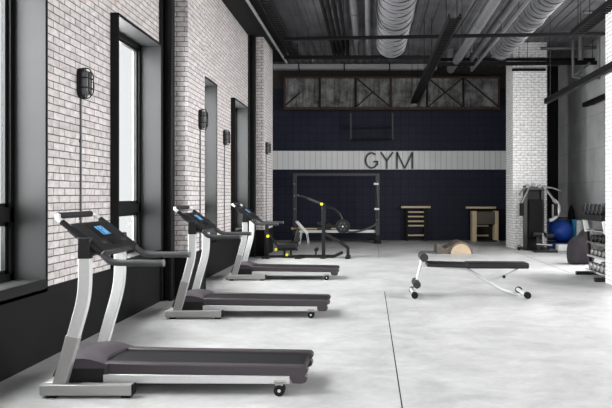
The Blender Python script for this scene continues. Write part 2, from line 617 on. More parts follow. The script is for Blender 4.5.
# brick pilasters with black skirting and a black steel channel in front
for i, (y0, y1) in enumerate(((8.87, 9.78), (15.2, 16.6))):
    struct(boxo('trim_%d' % (1+3*i), 'brick', None, WX, PX, y0, y1, 0.66, SZ))
    s = MB().box(WX, PX+0.015, y0-0.015, y1+(0.015 if i == 0 else 0), 0, 0.66)
    struct(s.build('trim_%d' % (2+3*i), 'black'))
    c = MB()
    c.box(WX, WX+0.05, y0-0.17, y0-0.016, 0, SZ).box(WX+0.05, WX+0.125, y0-0.06, y0-0.016, 0, SZ).box(WX+0.125, WX+0.175, y0-0.15, y0-0.016, 0, SZ)
    struct(c.build('trim_%d' % (3+3*i), 'black_steel', bevel=0.006))

# lowered soffit along the left wall
struct(boxo('trim_7', 'soffit', None, WX-0.32, -2.44, REAR, 18.0, SZ, CZ))

# back wall
bw = MB().box(-5.2, RX+0.4, BY, BY+0.4, 0, CZ+0.1)
struct(bw.build('wall_back', 'brick_brown'))
nv = MB().box(-4.9, 5.06, BY-0.03, BY, 0, 2.40).box(-4.9, 5.06, BY-0.03, BY, 3.03, 5.15)
struct(nv.build('trim_8', 'navy'))
struct(boxo('trim_9', 'plank', None, -4.9, 5.06, BY-0.03, BY, 2.40, 3.03))
struct(boxo('trim_10', 'black', None, 5.06, RX, BY-0.03, BY, 0, CZ))
wr = MB().box(RX, RX+0.3, 15.0, BY+0.3, 0, CZ).box(RX, RX+0.3, REAR, 15.0, 0, 0.8).box(RX, RX+0.3, REAR, 15.0, 5.2, CZ)  # openings on the near, unseen stretch are added to let fill light in
for y in (REAR, -1.6, 2.0, 5.6, 9.2, 12.4):
    wr.box(RX, RX+0.3, y, y+0.4, 0.8, 5.2)
struct(wr.build('wall_right', 'concrete'))
# white brick columns of the right-hand row
struct(boxo('trim_11', 'brick_white', None, 4.09, 5.06, 17.5, 18.4, 0, CZ))
struct(boxo('trim_12', 'brick_white', None, 4.09, 5.06, 9.73, 10.63, 0, CZ))
struct(boxo('trim_13', 'brick_white', None, 4.09, 5.06, 2.0, 2.9, 0, CZ))
# floor joints
j = MB().box(0.224, 0.232, REAR, 9.6, 0.0002, 0.0012).box(0.225, 0.231, 14.8, BY-0.03, 0.0002, 0.0012)
j.box(3.9, 3.91, 12.0, BY-0.03, 0.0002, 0.0012)
struct(j.build('trim_14', 'rubber'))

# rear wall behind the camera: wide unseen opening added to admit fill light
rw = MB().box(-3.4, RX+0.3, REAR-0.3, REAR, 0, 0.7).box(-3.4, RX+0.3, REAR-0.3, REAR, 5.2, CZ)
rw.box(-3.4, -2.4, REAR-0.3, REAR, 0.7, 5.2).box(RX-0.9, RX+0.3, REAR-0.3, REAR, 0.7, 5.2)
struct(rw.build('wall_rear', 'brick_white'))

# windows
for i, (a, b) in enumerate(WINS):
    wn = thing('window_%d' % (i+1), (WX, (a+b)/2, WB), 'window', 'window')
    del wn['label']; del wn['category']
    struct(wn)
    X0, X1 = WX-0.22, WX+0.095
    fr = MB()                                            # black steel lining that stands proud of the brick
    fr.box(X0, X1, a, a+0.02, WB, WT).box(X0, X1, b-0.02, b, WB, WT).box(X0, X1, a, b, WT-0.02, WT)
    fr.box(X0, X1, a, b, WB, WB+0.03).box(X1-0.03, X1, a, b, WB, WB+0.115)
    struct(fr.build('window_lining', 'frame_black', wn))
    rv = MB()
    rv.box(X0, X1-0.006, a+0.02, a+0.03, WB+0.11, WT-0.02).box(X0, X1-0.006, b-0.03, b-0.02, WB+0.11, WT-0.02)
    rv.box(X0, X1-0.006, a+0.03, b-0.03, WT-0.035, WT-0.02)
    struct(rv.build('window_reveal', 'reveal', wn))
    struct(MB().box(X0, X1-0.03, a+0.02, b-0.02, WB+0.03, WB+0.11).build('window_sill', 'reveal', wn, bevel=0.004))
    y0, y1, z0, z1 = a+0.03, b-0.03, WB+0.11, WT-0.035
    f = MB()
    fx0, fx1 = WX-0.27, WX-0.19
    f.box(fx0, fx1, y0, y0+0.06, z0, z1).box(fx0, fx1, y1-0.06, y1, z0, z1).box(fx0, fx1, y0, y1, z0, z0+0.06).box(fx0, fx1, y0, y1, z1-0.06, z1)
    f.box(fx0, fx1, y0, y1, 1.27, 1.40)
    gx0, gx1 = WX-0.255, WX-0.215                        # inner sashes
    for s0, s1 in ((z0+0.06, 1.27), (1.40, z1-0.06)):
        f.box(gx0, gx1, y0+0.06, y0+0.10, s0, s1).box(gx0, gx1, y1-0.10, y1-0.06, s0, s1)
        f.box(gx0, gx1, y0+0.06, y1-0.06, s0, s0+0.035).box(gx0, gx1, y0+0.06, y1-0.06, s1-0.035, s1)
    struct(f.build('window_frame', 'frame_black', wn))
    for s0, s1 in ((z0+0.095, 1.235), (1.435, z1-0.095)):
        struct(MB().box(WX-0.238, WX-0.232, y0+0.10, y1-0.10, s0, s1).build('window_pane', 'glass', wn))

# ------------------------------------------------------------------ wall lamps
def wall_lamp(wx, yc, zc, label):
    t = thing('wall_lamp', (wx, yc, zc), label, 'lamp', 'caged wall lamps')
    h, w = 0.155, 0.075
    def oval(hh, hw, x, n=10):                         # rounded upright rectangle in the (y,z) plane
        r = hw*0.9
        pts = []
        for cy, cz, a0 in ((hw-r, hh-r, 0), (-(hw-r), hh-r, PI/2), (-(hw-r), -(hh-r), PI), (hw-r, -(hh-r), 1.5*PI)):
            for k in range(n//2+1):
                a = a0+k*PI/2/(n//2)
                pts.append((x, yc+cy+r*math.cos(a), zc+cz+r*math.sin(a)))
        return pts
    MB().prism([(p[1], p[2]) for p in oval(h, w, 0)], wx, wx+0.03, 'x').build('backplate', 'machine', t, 0.004)
    g = MB().prism([(p[1], p[2]) for p in oval(h-0.03, w-0.022, 0)], wx+0.03, wx+0.10, 'x').build('glass_cover', 'lamp_glass', t, 0.012)
    c = MB()
    o1 = oval(h-0.006, w-0.004, wx+0.045); c.tube(o1+[o1[0]], 0.007, 8, False)
    o2 = oval(h-0.04, w-0.02, wx+0.115); c.tube(o2+[o2[0]], 0.006, 8, False)
    for s in (-1, 1):
        c.tube(rounded([(wx+0.02, yc, zc+s*h), (wx+0.115, yc, zc+s*h), (wx+0.118, yc, zc)], 0.05), 0.006, 8)
        for q in (-0.05, 0.05):
            c.tube(rounded([(wx+0.02, yc+s*w, zc+q), (wx+0.115, yc+s*w*0.9, zc+q), (wx+0.118, yc, zc+q)], 0.04), 0.006, 8)
    c.build('wire_cage', 'black_steel', t)
    cd = MB().tube([(wx+0.012, yc, zc-h+0.01), (wx+0.012, yc, 0.665)], 0.010, 8)
    for z in (zc-0.6, zc-1.4):
        cd.box(wx, wx+0.02, yc-0.02, yc+0.02, z-0.012, z+0.012)
    cd.build('conduit', 'conduit', t)

wall_lamp(WX, 6.33, 2.665, 'caged black wall lamp on white brick beside the nearest window')
wall_lamp(PX, 9.48, 2.685, 'caged black wall lamp on the first brick pilaster, second from the camera')
wall_lamp(WX, 12.56, 2.70, 'caged black wall lamp between the two farthest windows')
wall_lamp(PX, 15.50, 2.71, 'caged black wall lamp on the farthest brick pilaster')

# ------------------------------------------------------------------ treadmills
OX, OY = -1.4, 4.91
def strip(line, hw):
    """outline of a band of half width hw along an (x,z) line"""
    L = [Vector((p[0], 0, p[1])) for p in line]
    a, b = [], []
    for i, p in enumerate(L):
        d = (L[min(i+1, len(L)-1)]-L[max(i-1, 0)]).normalized()
        n = Vector((-d.z, 0, d.x))
        a.append((p.x+n.x*hw, p.z+n.z*hw)); b.append((p.x-n.x*hw, p.z-n.z*hw))
    return a+b[::-1]

def make_treadmill(label):
    t = thing('treadmill', (OX, OY, 0), label, 'treadmill', 'treadmills along the windows')
    def X(v): return OX+v
    def Y(v): return OY+v
    # base
    for s in (-1, 1):
        boxo('base_rail', 'silver_dark', t, X(-1.05), X(-0.37), Y(s*0.345-0.035), Y(s*0.345+0.035), 0.02, 0.098, bevel=0.006)
        for xa in (-1.0, -0.45):
            boxo('rubber_foot', 'rubber', t, X(xa), X(xa+0.07), Y(s*0.345-0.03), Y(s*0.345+0.03), 0, 0.02, bevel=0.003)
        boxo('end_plug', 'rubber', t, X(-0.37), X(-0.352), Y(s*0.345-0.03), Y(s*0.345+0.03), 0.026, 0.102, bevel=0.004)
    MB().box(X(-1.05), X(-0.97), Y(-0.31), Y(0.31), 0.03, 0.098).box(X(-0.78), X(-0.72), Y(-0.31), Y(0.31), 0.03, 0.09).build('cross_member', 'silver', t, 0.006)
    # uprights
    for s in (-1, 1):
        line = [(X(-0.94), 0.03), (X(-0.735), 0.755), (X(-0.735), 1.165)]
        ln = [(p.x, p.z) for p in rounded([(a, 0, b) for a, b in line], 0.14, 8)]
        u = MB().prism(strip(ln, 0.045), Y(s*0.32-0.025), Y(s*0.32+0.025)).build('upright', 'silver', t, 0.006)
        k = 0.43/0.725
        lo = [(X(-0.943), 0.02), (X(-0.943+0.205*k), 0.02+0.725*k)]
        if s < 0:
            MB().prism(strip(lo, 0.048), Y(s*0.32-0.028), Y(s*0.32+0.028)).build('sleeve', 'silver_dark', u, 0.004)
        MB().prism(strip([(X(-0.735), 1.03), (X(-0.735), 1.19)], 0.047), Y(s*0.32-0.028), Y(s*0.32+0.028)).build('collar', 'charcoal', u, 0.006)
    # deck: tilts down a little towards the back
    def zt(x): return 0.228-(x+0.6)*0.016
    for s in (-1, 1):
        a, b = sorted((s*0.185, s*0.262))
        prof = [(X(-0.62), zt(-0.62)-0.08), (X(-0.62), zt(-0.62)+0.004)]
        prof += [(X(v), zt(v)) for v in (-0.3, 0, 0.3, 0.6, 0.86)]
        prof += [(X(v), z) for v, z in ((0.905, 0.202), (0.925, 0.185), (0.928, 0.165), (0.915, 0.146), (0.905, 0.138), (0.918, 0.125), (0.922, 0.105), (0.91, 0.082), (0.88, 0.072), (0.81, 0.075))]
        prof += [(X(v), zt(v)-0.078) for v in (0.79, 0.6, 0.2)]
        MB().prism(prof, Y(a), Y(b)).build('side_rail', 'mauve', t, 0.008)
        prof = [(X(-0.62), 0.083), (X(-0.62), 0.150), (X(0.79), 0.133), (X(0.79), 0.078)]
        MB().prism(prof, Y(s*0.262-0.02), Y(s*0.262+0.02)).build('frame_rail', 'silver', t, 0.004)
        # rear wheel with its fork
        fk = MB().prism([(X(0.685), 0.105), (X(0.755), 0.105), (X(0.732), 0.036), (X(0.708), 0.036)], Y(s*0.30-0.028), Y(s*0.30-0.018))
        fk.prism([(X(0.685), 0.105), (X(0.755), 0.105), (X(0.732), 0.036), (X(0.708), 0.036)], Y(s*0.30+0.018), Y(s*0.30+0.028))
        fk.box(X(0.68), X(0.76), Y(s*0.30-0.028), Y(s*0.30+0.028), 0.092, 0.106)
        bmesh.ops.remove_doubles(fk.bm, verts=fk.bm.verts, dist=0.0001)
        fk = fk.build('wheel_fork', 'silver_dark', t)
        w = MB()
        w.tube([(X(0.72), Y(s*0.30-0.032), 0.042), (X(0.72), Y(s*0.30+0.032), 0.042)], 0.042, 24)
        w = w.build('wheel', 'rubber', fk)
        for e in (-1, 1):
            tubeo('hub_cap', 'silver', fk, [(X(0.72), Y(s*0.30+e*0.032), 0.042), (X(0.72), Y(s*0.30+e*0.036), 0.042)], 0.012, 12)
    prof = [(X(-0.66), zt(-0.66)-0.05), (X(-0.66), zt(-0.66)-0.016), (X(0.85), zt(0.85)-0.016)]
    prof += [(X(0.85+0.05*math.sin(a)), 0.139+0.05*math.cos(a)) for a in [k*PI/8 for k in range(1, 9)]]
    MB().prism(prof, Y(-0.19), Y(0.19)).build('running_belt', 'belt', t)
    # motor hood: a crowned cover whose rear edge is notched for the belt
    rows = []
    N = 12
    for i in range(N+1):
        y = -0.275+0.55*i/N
        e = abs(y)/0.275
        xr = -0.585-0.085*(1-e*e)
        drop = 0.015*e**4
        row = []
        row.append((X(-0.96), Y(y), 0.095))
        row.append((X(-1.0), Y(y), 0.14))
        row.append((X(-0.985), Y(y), 0.19-drop))
        for k in range(7):
            u = k/6
            xx = -0.955+(xr+0.955)*u
            row.append((X(xx), Y(y), 0.245-drop+0.045*math.sin(PI*min(1, u*0.85+0.12))-0.012*u))
        row.append((X(xr), Y(y), 0.09))
        rows.append(row)
    h = MB().grid(rows)
    h.prism([(p[0], p[2]) for p in rows[0]], rows[0][0][1]-0.004, rows[0][0][1])
    h.prism([(p[0], p[2]) for p in rows[-1]], rows[-1][0][1], rows[-1][0][1]+0.004)
    h = h.build('motor_hood', 'mauve', t, angle=50)
    boxo('hood_skirt', 'charcoal', h, X(-0.97), X(-0.60), Y(-0.281), Y(0.281), 0.088, 0.20, bevel=0.01)
    # console: inclined panel inside a tube frame
    A = Vector((X(-0.965), 0, 1.35)); B = Vector((X(-0.61), 0, 1.075))
    d = (B-A).normalized(); n = Vector((-d.z, 0, d.x))
    if n.z < 0: n = -n
    def C(u, y, w=0.0):
        p = A+d*u+n*w
        return Vector((p.x, Y(y), p.z))
    ts = [C(0.46, -0.325), C(0, -0.325), C(0, 0.325), C(0.46, 0.325)]
    fr = tubeo('console_frame', 'silver', t, rounded(ts, 0.07, 6), 0.019, 14)
    tubeo('front_grip', 'grip', fr, [C(0, -0.265), C(0, 0.265)], 0.025, 14)
    for s in (-1, 1):
        tubeo('side_sleeve', 'charcoal', fr, [C(0.07, s*0.325), C(0.455, s*0.325)], 0.022, 14)
    poly = [(-0.31, 0.125), (0.31, 0.125), (0.325, 0.15), (0.325, 0.44), (0.30, 0.465), (-0.30, 0.465), (-0.325, 0.44), (-0.325, 0.15)]
    p = MB()
    va = [p.bm.verts.new(C(u, y, 0.026)) for y, u in poly]; vb = [p.bm.verts.new(C(u, y, -0.035)) for y, u in poly]
    p.bm.faces.new(va); p.bm.faces.new(vb[::-1])
    for i in range(len(poly)):
        p.bm.faces.new((va[i], vb[i], vb[(i+1) % len(poly)], va[(i+1) % len(poly)]))
    p = p.build('console_panel', 'charcoal', t, 0.008)
    def plate(u0, u1, y0, y1, w0, w1, m, name, par):
        q = MB()
        c = [C(u, y, w) for w in (w0, w1) for u, y in ((u0, y0), (u1, y0), (u1, y1), (u0, y1))]
        v = [q.bm.verts.new(k) for k in c]
        for f in ((3, 2, 1, 0), (4, 5, 6, 7), (0, 1, 5, 4), (1, 2, 6, 5), (2, 3, 7, 6), (3, 0, 4, 7)):
            q.bm.faces.new([v[k] for k in f])
        return q.build(name, m, par)
    plate(0.165, 0.32, -0.13, 0.13, 0.025, 0.029, 'frame_black', 'screen_bezel', p)
    plate(0.19, 0.295, -0.045, 0.09, 0.028, 0.032, 'screen', 'screen', p)
    for y in (-0.2, -0.16, 0.17, 0.21):
        plate(0.36, 0.385, y-0.012, y+0.012, 0.025, 0.030, 'handle', 'button', p)
    plate(0.34, 0.41, -0.08, 0.08, 0.025, 0.029, 'frame_black', 'key_pad', p)
    # lower bracket joining the uprights below the console
    tubeo('console_brace', 'charcoal', t, [(X(-0.735), Y(-0.30), 1.06), (X(-0.735), Y(0.30), 1.06)], 0.022, 12)
    # hand rails
    for s in (-1, 1):
        pts = rounded([C(0.44, s*0.315, -0.005), C(0.50, s*0.325, -0.01), (X(-0.53), Y(s*0.33), 1.0), (X(-0.145), Y(s*0.33), 0.998)], 0.09, 6)
        hb = tubeo('handlebar', 'handle', t, pts, 0.025, 14)
        tubeo('end_cap', 'conduit', hb, [(X(-0.15), Y(s*0.33), 0.998), (X(-0.14), Y(s*0.33), 0.998)], 0.0265, 14)
    return t
tm = make_treadmill('silver and mauve treadmill closest to the camera, by the first windows')
dup(tm, (-0.045, 2.92, 0), 'silver and mauve treadmill in the middle of the row of three')
dup(tm, (-0.095, 6.32, 0), 'silver and mauve treadmill farthest from the camera, before the last window')

# ------------------------------------------------------------------ decline bench
def make_bench():
    D = 9.2
    t = thing('incline_bench', (1.45, D, 0), 'low black padded workout bench with white legs on the open floor', 'bench')
    def P(px, py, dy=0.0):
        v = at(px, py, D); v.y += dy
        return v
    def pad(x0, x1, zb0, zb1, name, th=0.065):
        h = MB()
        prof = [(x0, zb0), (x1, zb1), (x1, zb1+th), (x0, zb0+th)]
        h.prism(prof, D-0.15, D+0.15)
        return h.build(name, 'vinyl', t, 0.022, 3)
    a, b = P(426, 265.5), P(466, 267)
    pad(a.x, b.x, a.z-0.005, b.z, 'seat_pad')
    a, b = P(465.5, 267.6), P(527, 267.8)
    pad(a.x, b.x, a.z, b.z, 'back_pad', 0.085)
    # pad carrier and frame
    tubeo('pad_carrier', 'silver', t, [P(423, 265.5), P(470, 269)], 0.02, 10)
    fr = [P(466, 268.5), P(484, 279), P(500, 289.5), P(519, 295)]
    tubeo('main_rail', 'silver', t, rounded(fr, 0.12), 0.024, 12)
    st = tubeo('support_strut', 'silver', t, [P(489, 281.5), P(505, 275.5), P(518, 268.5)], 0.014, 10)
    MB().ball(P(503.5, 276.5, -0.03), 0.025, 16, 10).build('knob', 'rubber', st)
    # leg with ankle rollers on the left
    leg = tubeo('leg_post', 'silver', t, [P(422.5, 258), P(418.5, 274), P(414.5, 292)], 0.024, 12)
    for px, py, r in ((423, 256.5, 0.062), (416, 283, 0.056)):
        for s in (-1, 1):
            tubeo('foam_roller', 'foam', t, [P(px, py, s*0.03), P(px, py, s*0.20)], r, 20)
        tubeo('roller_axle', 'chrome', t, [P(px, py, -0.195), P(px, py, 0.195)], 0.012, 10)
    c = P(413.5, 0)
    tubeo('front_foot_bar', 'silver', t, rounded([(c.x, D-0.26, 0.05), (c.x-0.03, D-0.1, 0.09), (c.x-0.03, D+0.1, 0.09), (c.x, D+0.26, 0.05)], 0.08), 0.028, 12)
    for s in (-1, 1):
        MB().tube([(c.x, D+s*0.23, 0.05), (c.x, D+s*0.29, 0.05)], 0.05, 16).build('rubber_foot', 'rubber', t)
    c = P(523, 0)
    tubeo('rear_foot_bar', 'silver', t, rounded([(c.x, D-0.26, 0.05), (c.x-0.06, D-0.1, 0.085), (c.x-0.06, D+0.1, 0.085), (c.x, D+0.26, 0.05)], 0.08), 0.028, 12)
    for s in (-1, 1):
        MB().tube([(c.x, D+s*0.23, 0.05), (c.x, D+s*0.29, 0.05)], 0.05, 16).build('rubber_foot', 'rubber', t)
make_bench()

# ------------------------------------------------------------------ half-barrel and wedge
def make_barrel():
    y0, y1 = 15.8, 16.65
    xc, r = 2.35, 0.285
    t = thing('spine_corrector_barrel', (xc, (y0+y1)/2, 0), 'taupe half-barrel with a birch end face on the concrete floor', 'exercise barrel')
    arc = lambda rr, n=24: [(xc+rr*math.cos(PI*k/n), max(0.0, rr*math.sin(PI*k/n))) for k in range(n+1)]
    MB().prism(arc(0.315), y0+0.03, y1).build('padded_dome', 'taupe', t, 0.015)
    e = MB().prism(arc(0.262), y0, y0+0.03).build('end_face', 'birch_face', t, 0.004)
    x0, x1 = 1.73, 2.10
    prof = [(x0, 0), (x1, 0), (x1+0.02, 0.2), (x1-0.02, 0.215)]
    prof += [(x0+0.11+0.20*(1-k/6)-0.02, 0.13+0.06*((k/6-0.45)/0.55)**2+0.02*(k/6)) for k in range(7)]
    prof += [(x0, 0.275)]
    MB().prism(prof, y0+0.05, y1-0.05).build('seat_block', 'taupe', t, 0.012)
make_barrel()

# ------------------------------------------------------------------ wall bars
def make_wall_bars():
    D = 20.6
    xs = [at(p, 0, D).x for p in (401, 430.5, 407, 424.6)]
    z = lambda py: at(0, py, D).z
    t = thing('wall_bars', ((xs[2]+xs[3])/2, D, 0), 'low ladder of birch rungs between dark posts against the navy wall', 'wall bars')
    for a, w in ((xs[2], 0.06), (xs[3], 0.13)):
        boxo('post', 'iron', t, a-0.03, a-0.03+w, D-0.06, D+0.17, 0, z(207.5), bevel=0.005)
    boxo('top_beam', 'birch', t, xs[0], xs[1], D-0.09, D-0.01, z(208.1), z(206.0), bevel=0.01)
    for py in (212, 216.5, 221.2, 225.6, 235.2):
        boxo('rung', 'birch', t, xs[2]+0.03, xs[3]-0.03, D-0.07, D-0.02, z(py)-0.026, z(py)+0.026, bevel=0.01)
make_wall_bars()

def make_box_bars():
    D = 20.1
    X = lambda p: at(p, 0, D).x
    z = lambda py: at(0, py, D).z
    t = thing('padded_wall_bars', (X(485), D, 0), 'birch-sided stall bars with a taupe padded panel beside the white column', 'wall bars')
    for a, b in ((472.2, 476.6), (494.4, 498.4)):
        boxo('side_panel', 'birch', t, X(a), X(b), D-0.03, D+0.35, 0, z(211), bevel=0.006)
    boxo('back_post', 'iron', t, X(494.4), X(499.6), D+0.35, D+0.62, 0, z(208), bevel=0.004)
    boxo('back_post', 'iron', t, X(472), X(475), D+0.35, D+0.62, 0, z(208), bevel=0.004)
    boxo('top_beam', 'birch', t, X(466), X(495.8), D-0.05, D+0.06, z(208.6), z(206.6), bevel=0.01)
    boxo('padded_panel', 'taupe', t, X(476.6), X(494.4), D-0.06, D+0.06, z(224.2), z(211.6), bevel=0.012)
    boxo('back_board', 'iron', t, X(476.6), X(494.4), D+0.30, D+0.34, z(240), z(209), bevel=0.004)
    for py in (226.2, 236):
        boxo('rung', 'birch', t, X(476.6), X(490), D+0.24, D+0.30, z(py)-0.026, z(py)+0.026, bevel=0.01)
    boxo('foot_plate', 'machine', t, X(478), X(497), D-0.06, D+0.3, 0, 0.05, bevel=0.005)
make_box_bars()

# ------------------------------------------------------------------ wide rack with white lower rail
def make_rack():
    D = 19.6
    X = lambda p: at(p, 0, D).x
    z = lambda py: at(0, py, D).z
    t = thing('power_rack', (X(337), D, 0), 'wide dark steel lifting rack standing before the navy wall', 'rack')
    for a, b in ((293, 296.6), (375.5, 379.5)):
        u = boxo('upright', 'rack', t, X(a), X(b), D-0.06, D+0.06, 0.05, z(173.5), bevel=0.008)
        boxo('foot_plate', 'machine', t, X(a)-0.05, X(b)+0.05, D-0.45, D+0.45, 0, 0.06, bevel=0.01)
        MB().prism([(X(a)-0.02, 0.06), (X(b)+0.02, 0.06), (X(b), 0.26), (X(a), 0.26)], D-0.09, D+0.09).build('gusset', 'machine', u, 0.004)
        for py in (184, 196, 209, 220):
            MB().tube([(X((a+b)/2), D-0.085, z(py)), (X((a+b)/2), D-0.05, z(py))], 0.022, 10).build('pin', 'chrome', u)
    boxo('top_beam', 'rack', t, X(293), X(379.5), D-0.05, D+0.05, z(176), z(173.2), bevel=0.008)
    boxo('lower_rail', 'white_paint', t, X(296.6), X(375.5), D+0.0, D+0.07, z(232.8), z(229.9), bevel=0.006)
    boxo('rear_rail', 'machine', t, X(296.6), X(375.5), D+0.28, D+0.36, 0.05, 0.13, bevel=0.006)
    for s in (296.0, 376.1):
        boxo('rail_post', 'machine', t, X(s)-0.05, X(s)+0.05, D+0.26, D+0.38, 0.05, 0.42, bevel=0.004)
    # bright guide on the right upright with hooks
    g = tubeo('guide_rod', 'handle', t, rounded([(X(376.6), D-0.09, z(181)), (X(377.3), D-0.10, z(196)), (X(378.6), D-0.09, z(214)), (X(377.5), D-0.08, z(224))], 0.2), 0.03, 10)
    for px, py in ((374.6, 184), (375.4, 209)):
        tubeo('hook', 'white_paint', t, [(X(px)-0.03, D-0.11, z(py)), (X(px)+0.12, D-0.09, z(py))], 0.035, 12)
    rp = [(X(340), D+0.0, z(230.5)), (X(352), D-0.08, z(231.8)), (X(362), D-0.1, z(230.2)), (X(372), D-0.1, z(226.5)), (X(376.5), D-0.07, z(223))]
    tubeo('strap', 'conduit', t, catmull(rp), 0.03, 8)
make_rack()

def make_barbell():
    D = 19.45
    X = lambda p: at(p, 0, D).x
    z = lambda py: at(0, py, D).z
    t = thing('wooden_bar', (X(318), D, z(228.5)), 'long pale wooden bar resting on the lower rail of the rack', 'bar')
    tubeo('shaft', 'birch', t, [(X(293), D, z(228.6)), (X(341), D, z(228.6))], 0.022, 12)
    for px in (292, 298.6):
        MB().ball((X(px), D, z(228.6-(px-292)*0.12)), 0.045, 14, 8).build('end_knob', 'birch', t)
make_barbell()

def make_ladder_frame():
    D = 19.1
    P = lambda px, py, dy=0.0: at(px, py, D)+Vector((0, dy, 0))
    t = thing('leaning_frame', P(304, 238.5), 'small white tubular frame leaning against the left post of the rack', 'frame')
    t.location.z = 0; ORG[t] = Vector(t.location)
    for dy in (-0.17, 0.17):
        tubeo('side_tube', 'white_paint', t, [P(296.5, 221.5, dy), P(307.5, 233.8, dy)], 0.03, 10)
        tubeo('leg', 'white_paint', t, [P(302, 228, dy), P(299.5, 243.6, dy)], 0.012, 10)
        tubeo('leg', 'white_paint', t, [P(307, 233.6, dy), P(308.5, 243.8, dy)], 0.012, 10)
    for px, py in ((297, 222), (300.3, 225.8), (303.8, 229.6), (307.2, 233.4)):
        tubeo('rung', 'white_paint', t, [P(px, py, -0.17), P(px, py, 0.17)], 0.02, 10)
    tubeo('cross_tube', 'white_paint', t, [P(298.5, 231.5, -0.17), P(307, 231.5, -0.17)], 0.02, 10)
make_ladder_frame()

# ------------------------------------------------------------------ plate-loaded lever machine
def make_lever_machine():
    D = 14.85
    P = lambda px, py, dy=0.0: at(px, py, D)+Vector((0, dy, 0))
    t = thing('lever_machine', (at(306, 0, D).x, D, 0), 'black lever weight machine with yellow knobs behind the farthest treadmill', 'weight machine')
    bar = lambda n, a, b, w=0.075, h=0.075, m='machine', par=None: MB().bar(a, b, w, h).build(n, m, par or t, 0.008)
    z0 = 0.04
    def G(px, dy=0.0): return Vector((at(px, 0, D).x, D+dy, z0))
    # rear base, main post, folded leg
    bar('base_beam', G(298), G(334.5))
    bar('base_beam', G(334), P(343, 252.2))
    bar('main_post', P(323.6, 256), P(323.6, 205), 0.085, 0.085)
    bar('brace', P(324, 233), P(338, 241))
    bar('brace', P(338, 241), P(348, 247.5))
    bar('rear_leg', P(348, 247), P(348, 256.5))
    boxo('foot_plate', 'machine', t, at(345.6, 0, D).x, at(350.4, 0, D).x, D-0.3, D+0.3, 0, 0.045, bevel=0.008)
    boxo('foot_plate', 'machine', t, at(296, 0, D).x, at(302, 0, D).x, D-0.3, D+0.3, 0, 0.045, bevel=0.008)
    boxo('foot_plate', 'machine', t, at(321, 0, D).x, at(326, 0, D).x, D-0.25, D+0.25, 0, 0.045, bevel=0.008)
    fp = bar('foot_post', G(315.5), P(316.5, 249.5), 0.04, 0.04)
    tubeo('foot_roller', 'rubber', t, [P(316.5, 249.5, -0.14), P(316.5, 249.5, 0.14)], 0.045, 16)
    # lever arm with grips and yellow pivot
    arm = tubeo('lever_arm', 'handle', t, [P(325, 205, 0), P(308, 198.6, 0), P(302.5, 196.6, 0)], 0.03, 12)
    for s in (-1, 1):
        tubeo('hand_grip', 'rubber', arm, [P(307, 198.3, s*0.04), P(299, 195.4, s*0.24)], 0.026, 12)
    tubeo('pivot_knob', 'yellow', t, [P(321.8, 204, -0.09), P(321.8, 204, -0.05)], 0.036, 16)
    tubeo('pivot_axle', 'machine', t, [P(323, 205.5, -0.06), P(323, 205.5, 0.06)], 0.05, 16)
    # curved swing arm to the plates
    ca = catmull([P(325.5, 207), P(333, 208.5), P(338.5, 212.5), P(341.8, 218.5), P(343, 226)], 6)
    tubeo('swing_arm', 'machine', t, ca, 0.026, 10)
    tubeo('cross_arm', 'machine', t, [P(323, 226.2), P(343, 226.2)], 0.035, 12)
    tubeo('counter_tube', 'machine', t, [P(317, 223.4, 0.02), P(331, 224.4, 0.02)], 0.04, 12)
    tubeo('counter_tube', 'machine', t, [P(317, 228.5, 0.02), P(331, 228.5, 0.02)], 0.04, 12)
    w = MB()
    for r, a, b in ((0.172, -0.10, -0.055), (0.172, -0.05, -0.005)):
        w.tube([P(343, 226.2, a), P(343, 226.2, b)], r, 40)
    w = w.build('weight_disc', 'rubber', t, 0.008)
    MB().tube([P(343, 226.2, -0.108), P(343, 226.2, -0.098)], 0.115, 32).tube([P(343, 226.2, -0.113), P(343, 226.2, -0.106)], 0.06, 24).build('disc_face', 'charcoal', w, 0.003)
    for k in range(6):
        a = k*PI/3
        q = P(343, 226.2, -0.11)+Vector((0.085*math.cos(a), 0, 0.085*math.sin(a)))
        MB().tube([q, q+Vector((0, 0.004, 0))], 0.022, 10).build('grip_slot', 'handle', w)
    tubeo('sleeve', 'chrome', t, [P(343, 226.2, -0.2), P(343, 226.2, 0.1)], 0.024, 12)
    # seat half on the left
    bar('seat_post', P(266.8, 256.3), P(266.8, 225), 0.075, 0.09)
    boxo('foot_plate', 'machine', t, at(263.5, 0, D).x, at(270.5, 0, D).x, D-0.28, D+0.28, 0, 0.045, bevel=0.008)
    bar('diagonal_tube', P(268, 233), P(279, 247.5), 0.06, 0.05)
    bar('seat_beam', P(275, 249.4), P(298, 249.4), 0.07, 0.05)
    MB().box(at(277.5, 0, D).x, at(297.6, 0, D).x, D-0.16, D+0.16, at(0, 248, D).z, at(0, 243, D).z).build('seat_pad', 'vinyl', t, 0.025, 3)
    MB().prism([(at(293, 0, D).x, at(0, 243.5, D).z), (at(300, 0, D).x, at(0, 241.5, D).z), (at(299, 0, D).x, at(0, 230, D).z), (at(297, 0, D).x, at(0, 230, D).z)], D-0.05, D+0.05).build('back_pad', 'vinyl', t, 0.012)
    for px in (284.5, 291):
        bar('seat_strut', P(px, 250), P(px, 256.5), 0.05, 0.05)
    bar('base_beam', G(282), G(299), 0.06, 0.06)
    for px, py, dy in ((268.4, 236, -0.07), (276.4, 249.2, -0.07), (287.3, 254.4, -0.06)):
        tubeo('adjust_knob', 'yellow', t, [P(px, py, dy-0.03), P(px, py, dy+0.02)], 0.036, 14)
    bar('link_beam', G(266), G(284), 0.05, 0.05)
make_lever_machine()

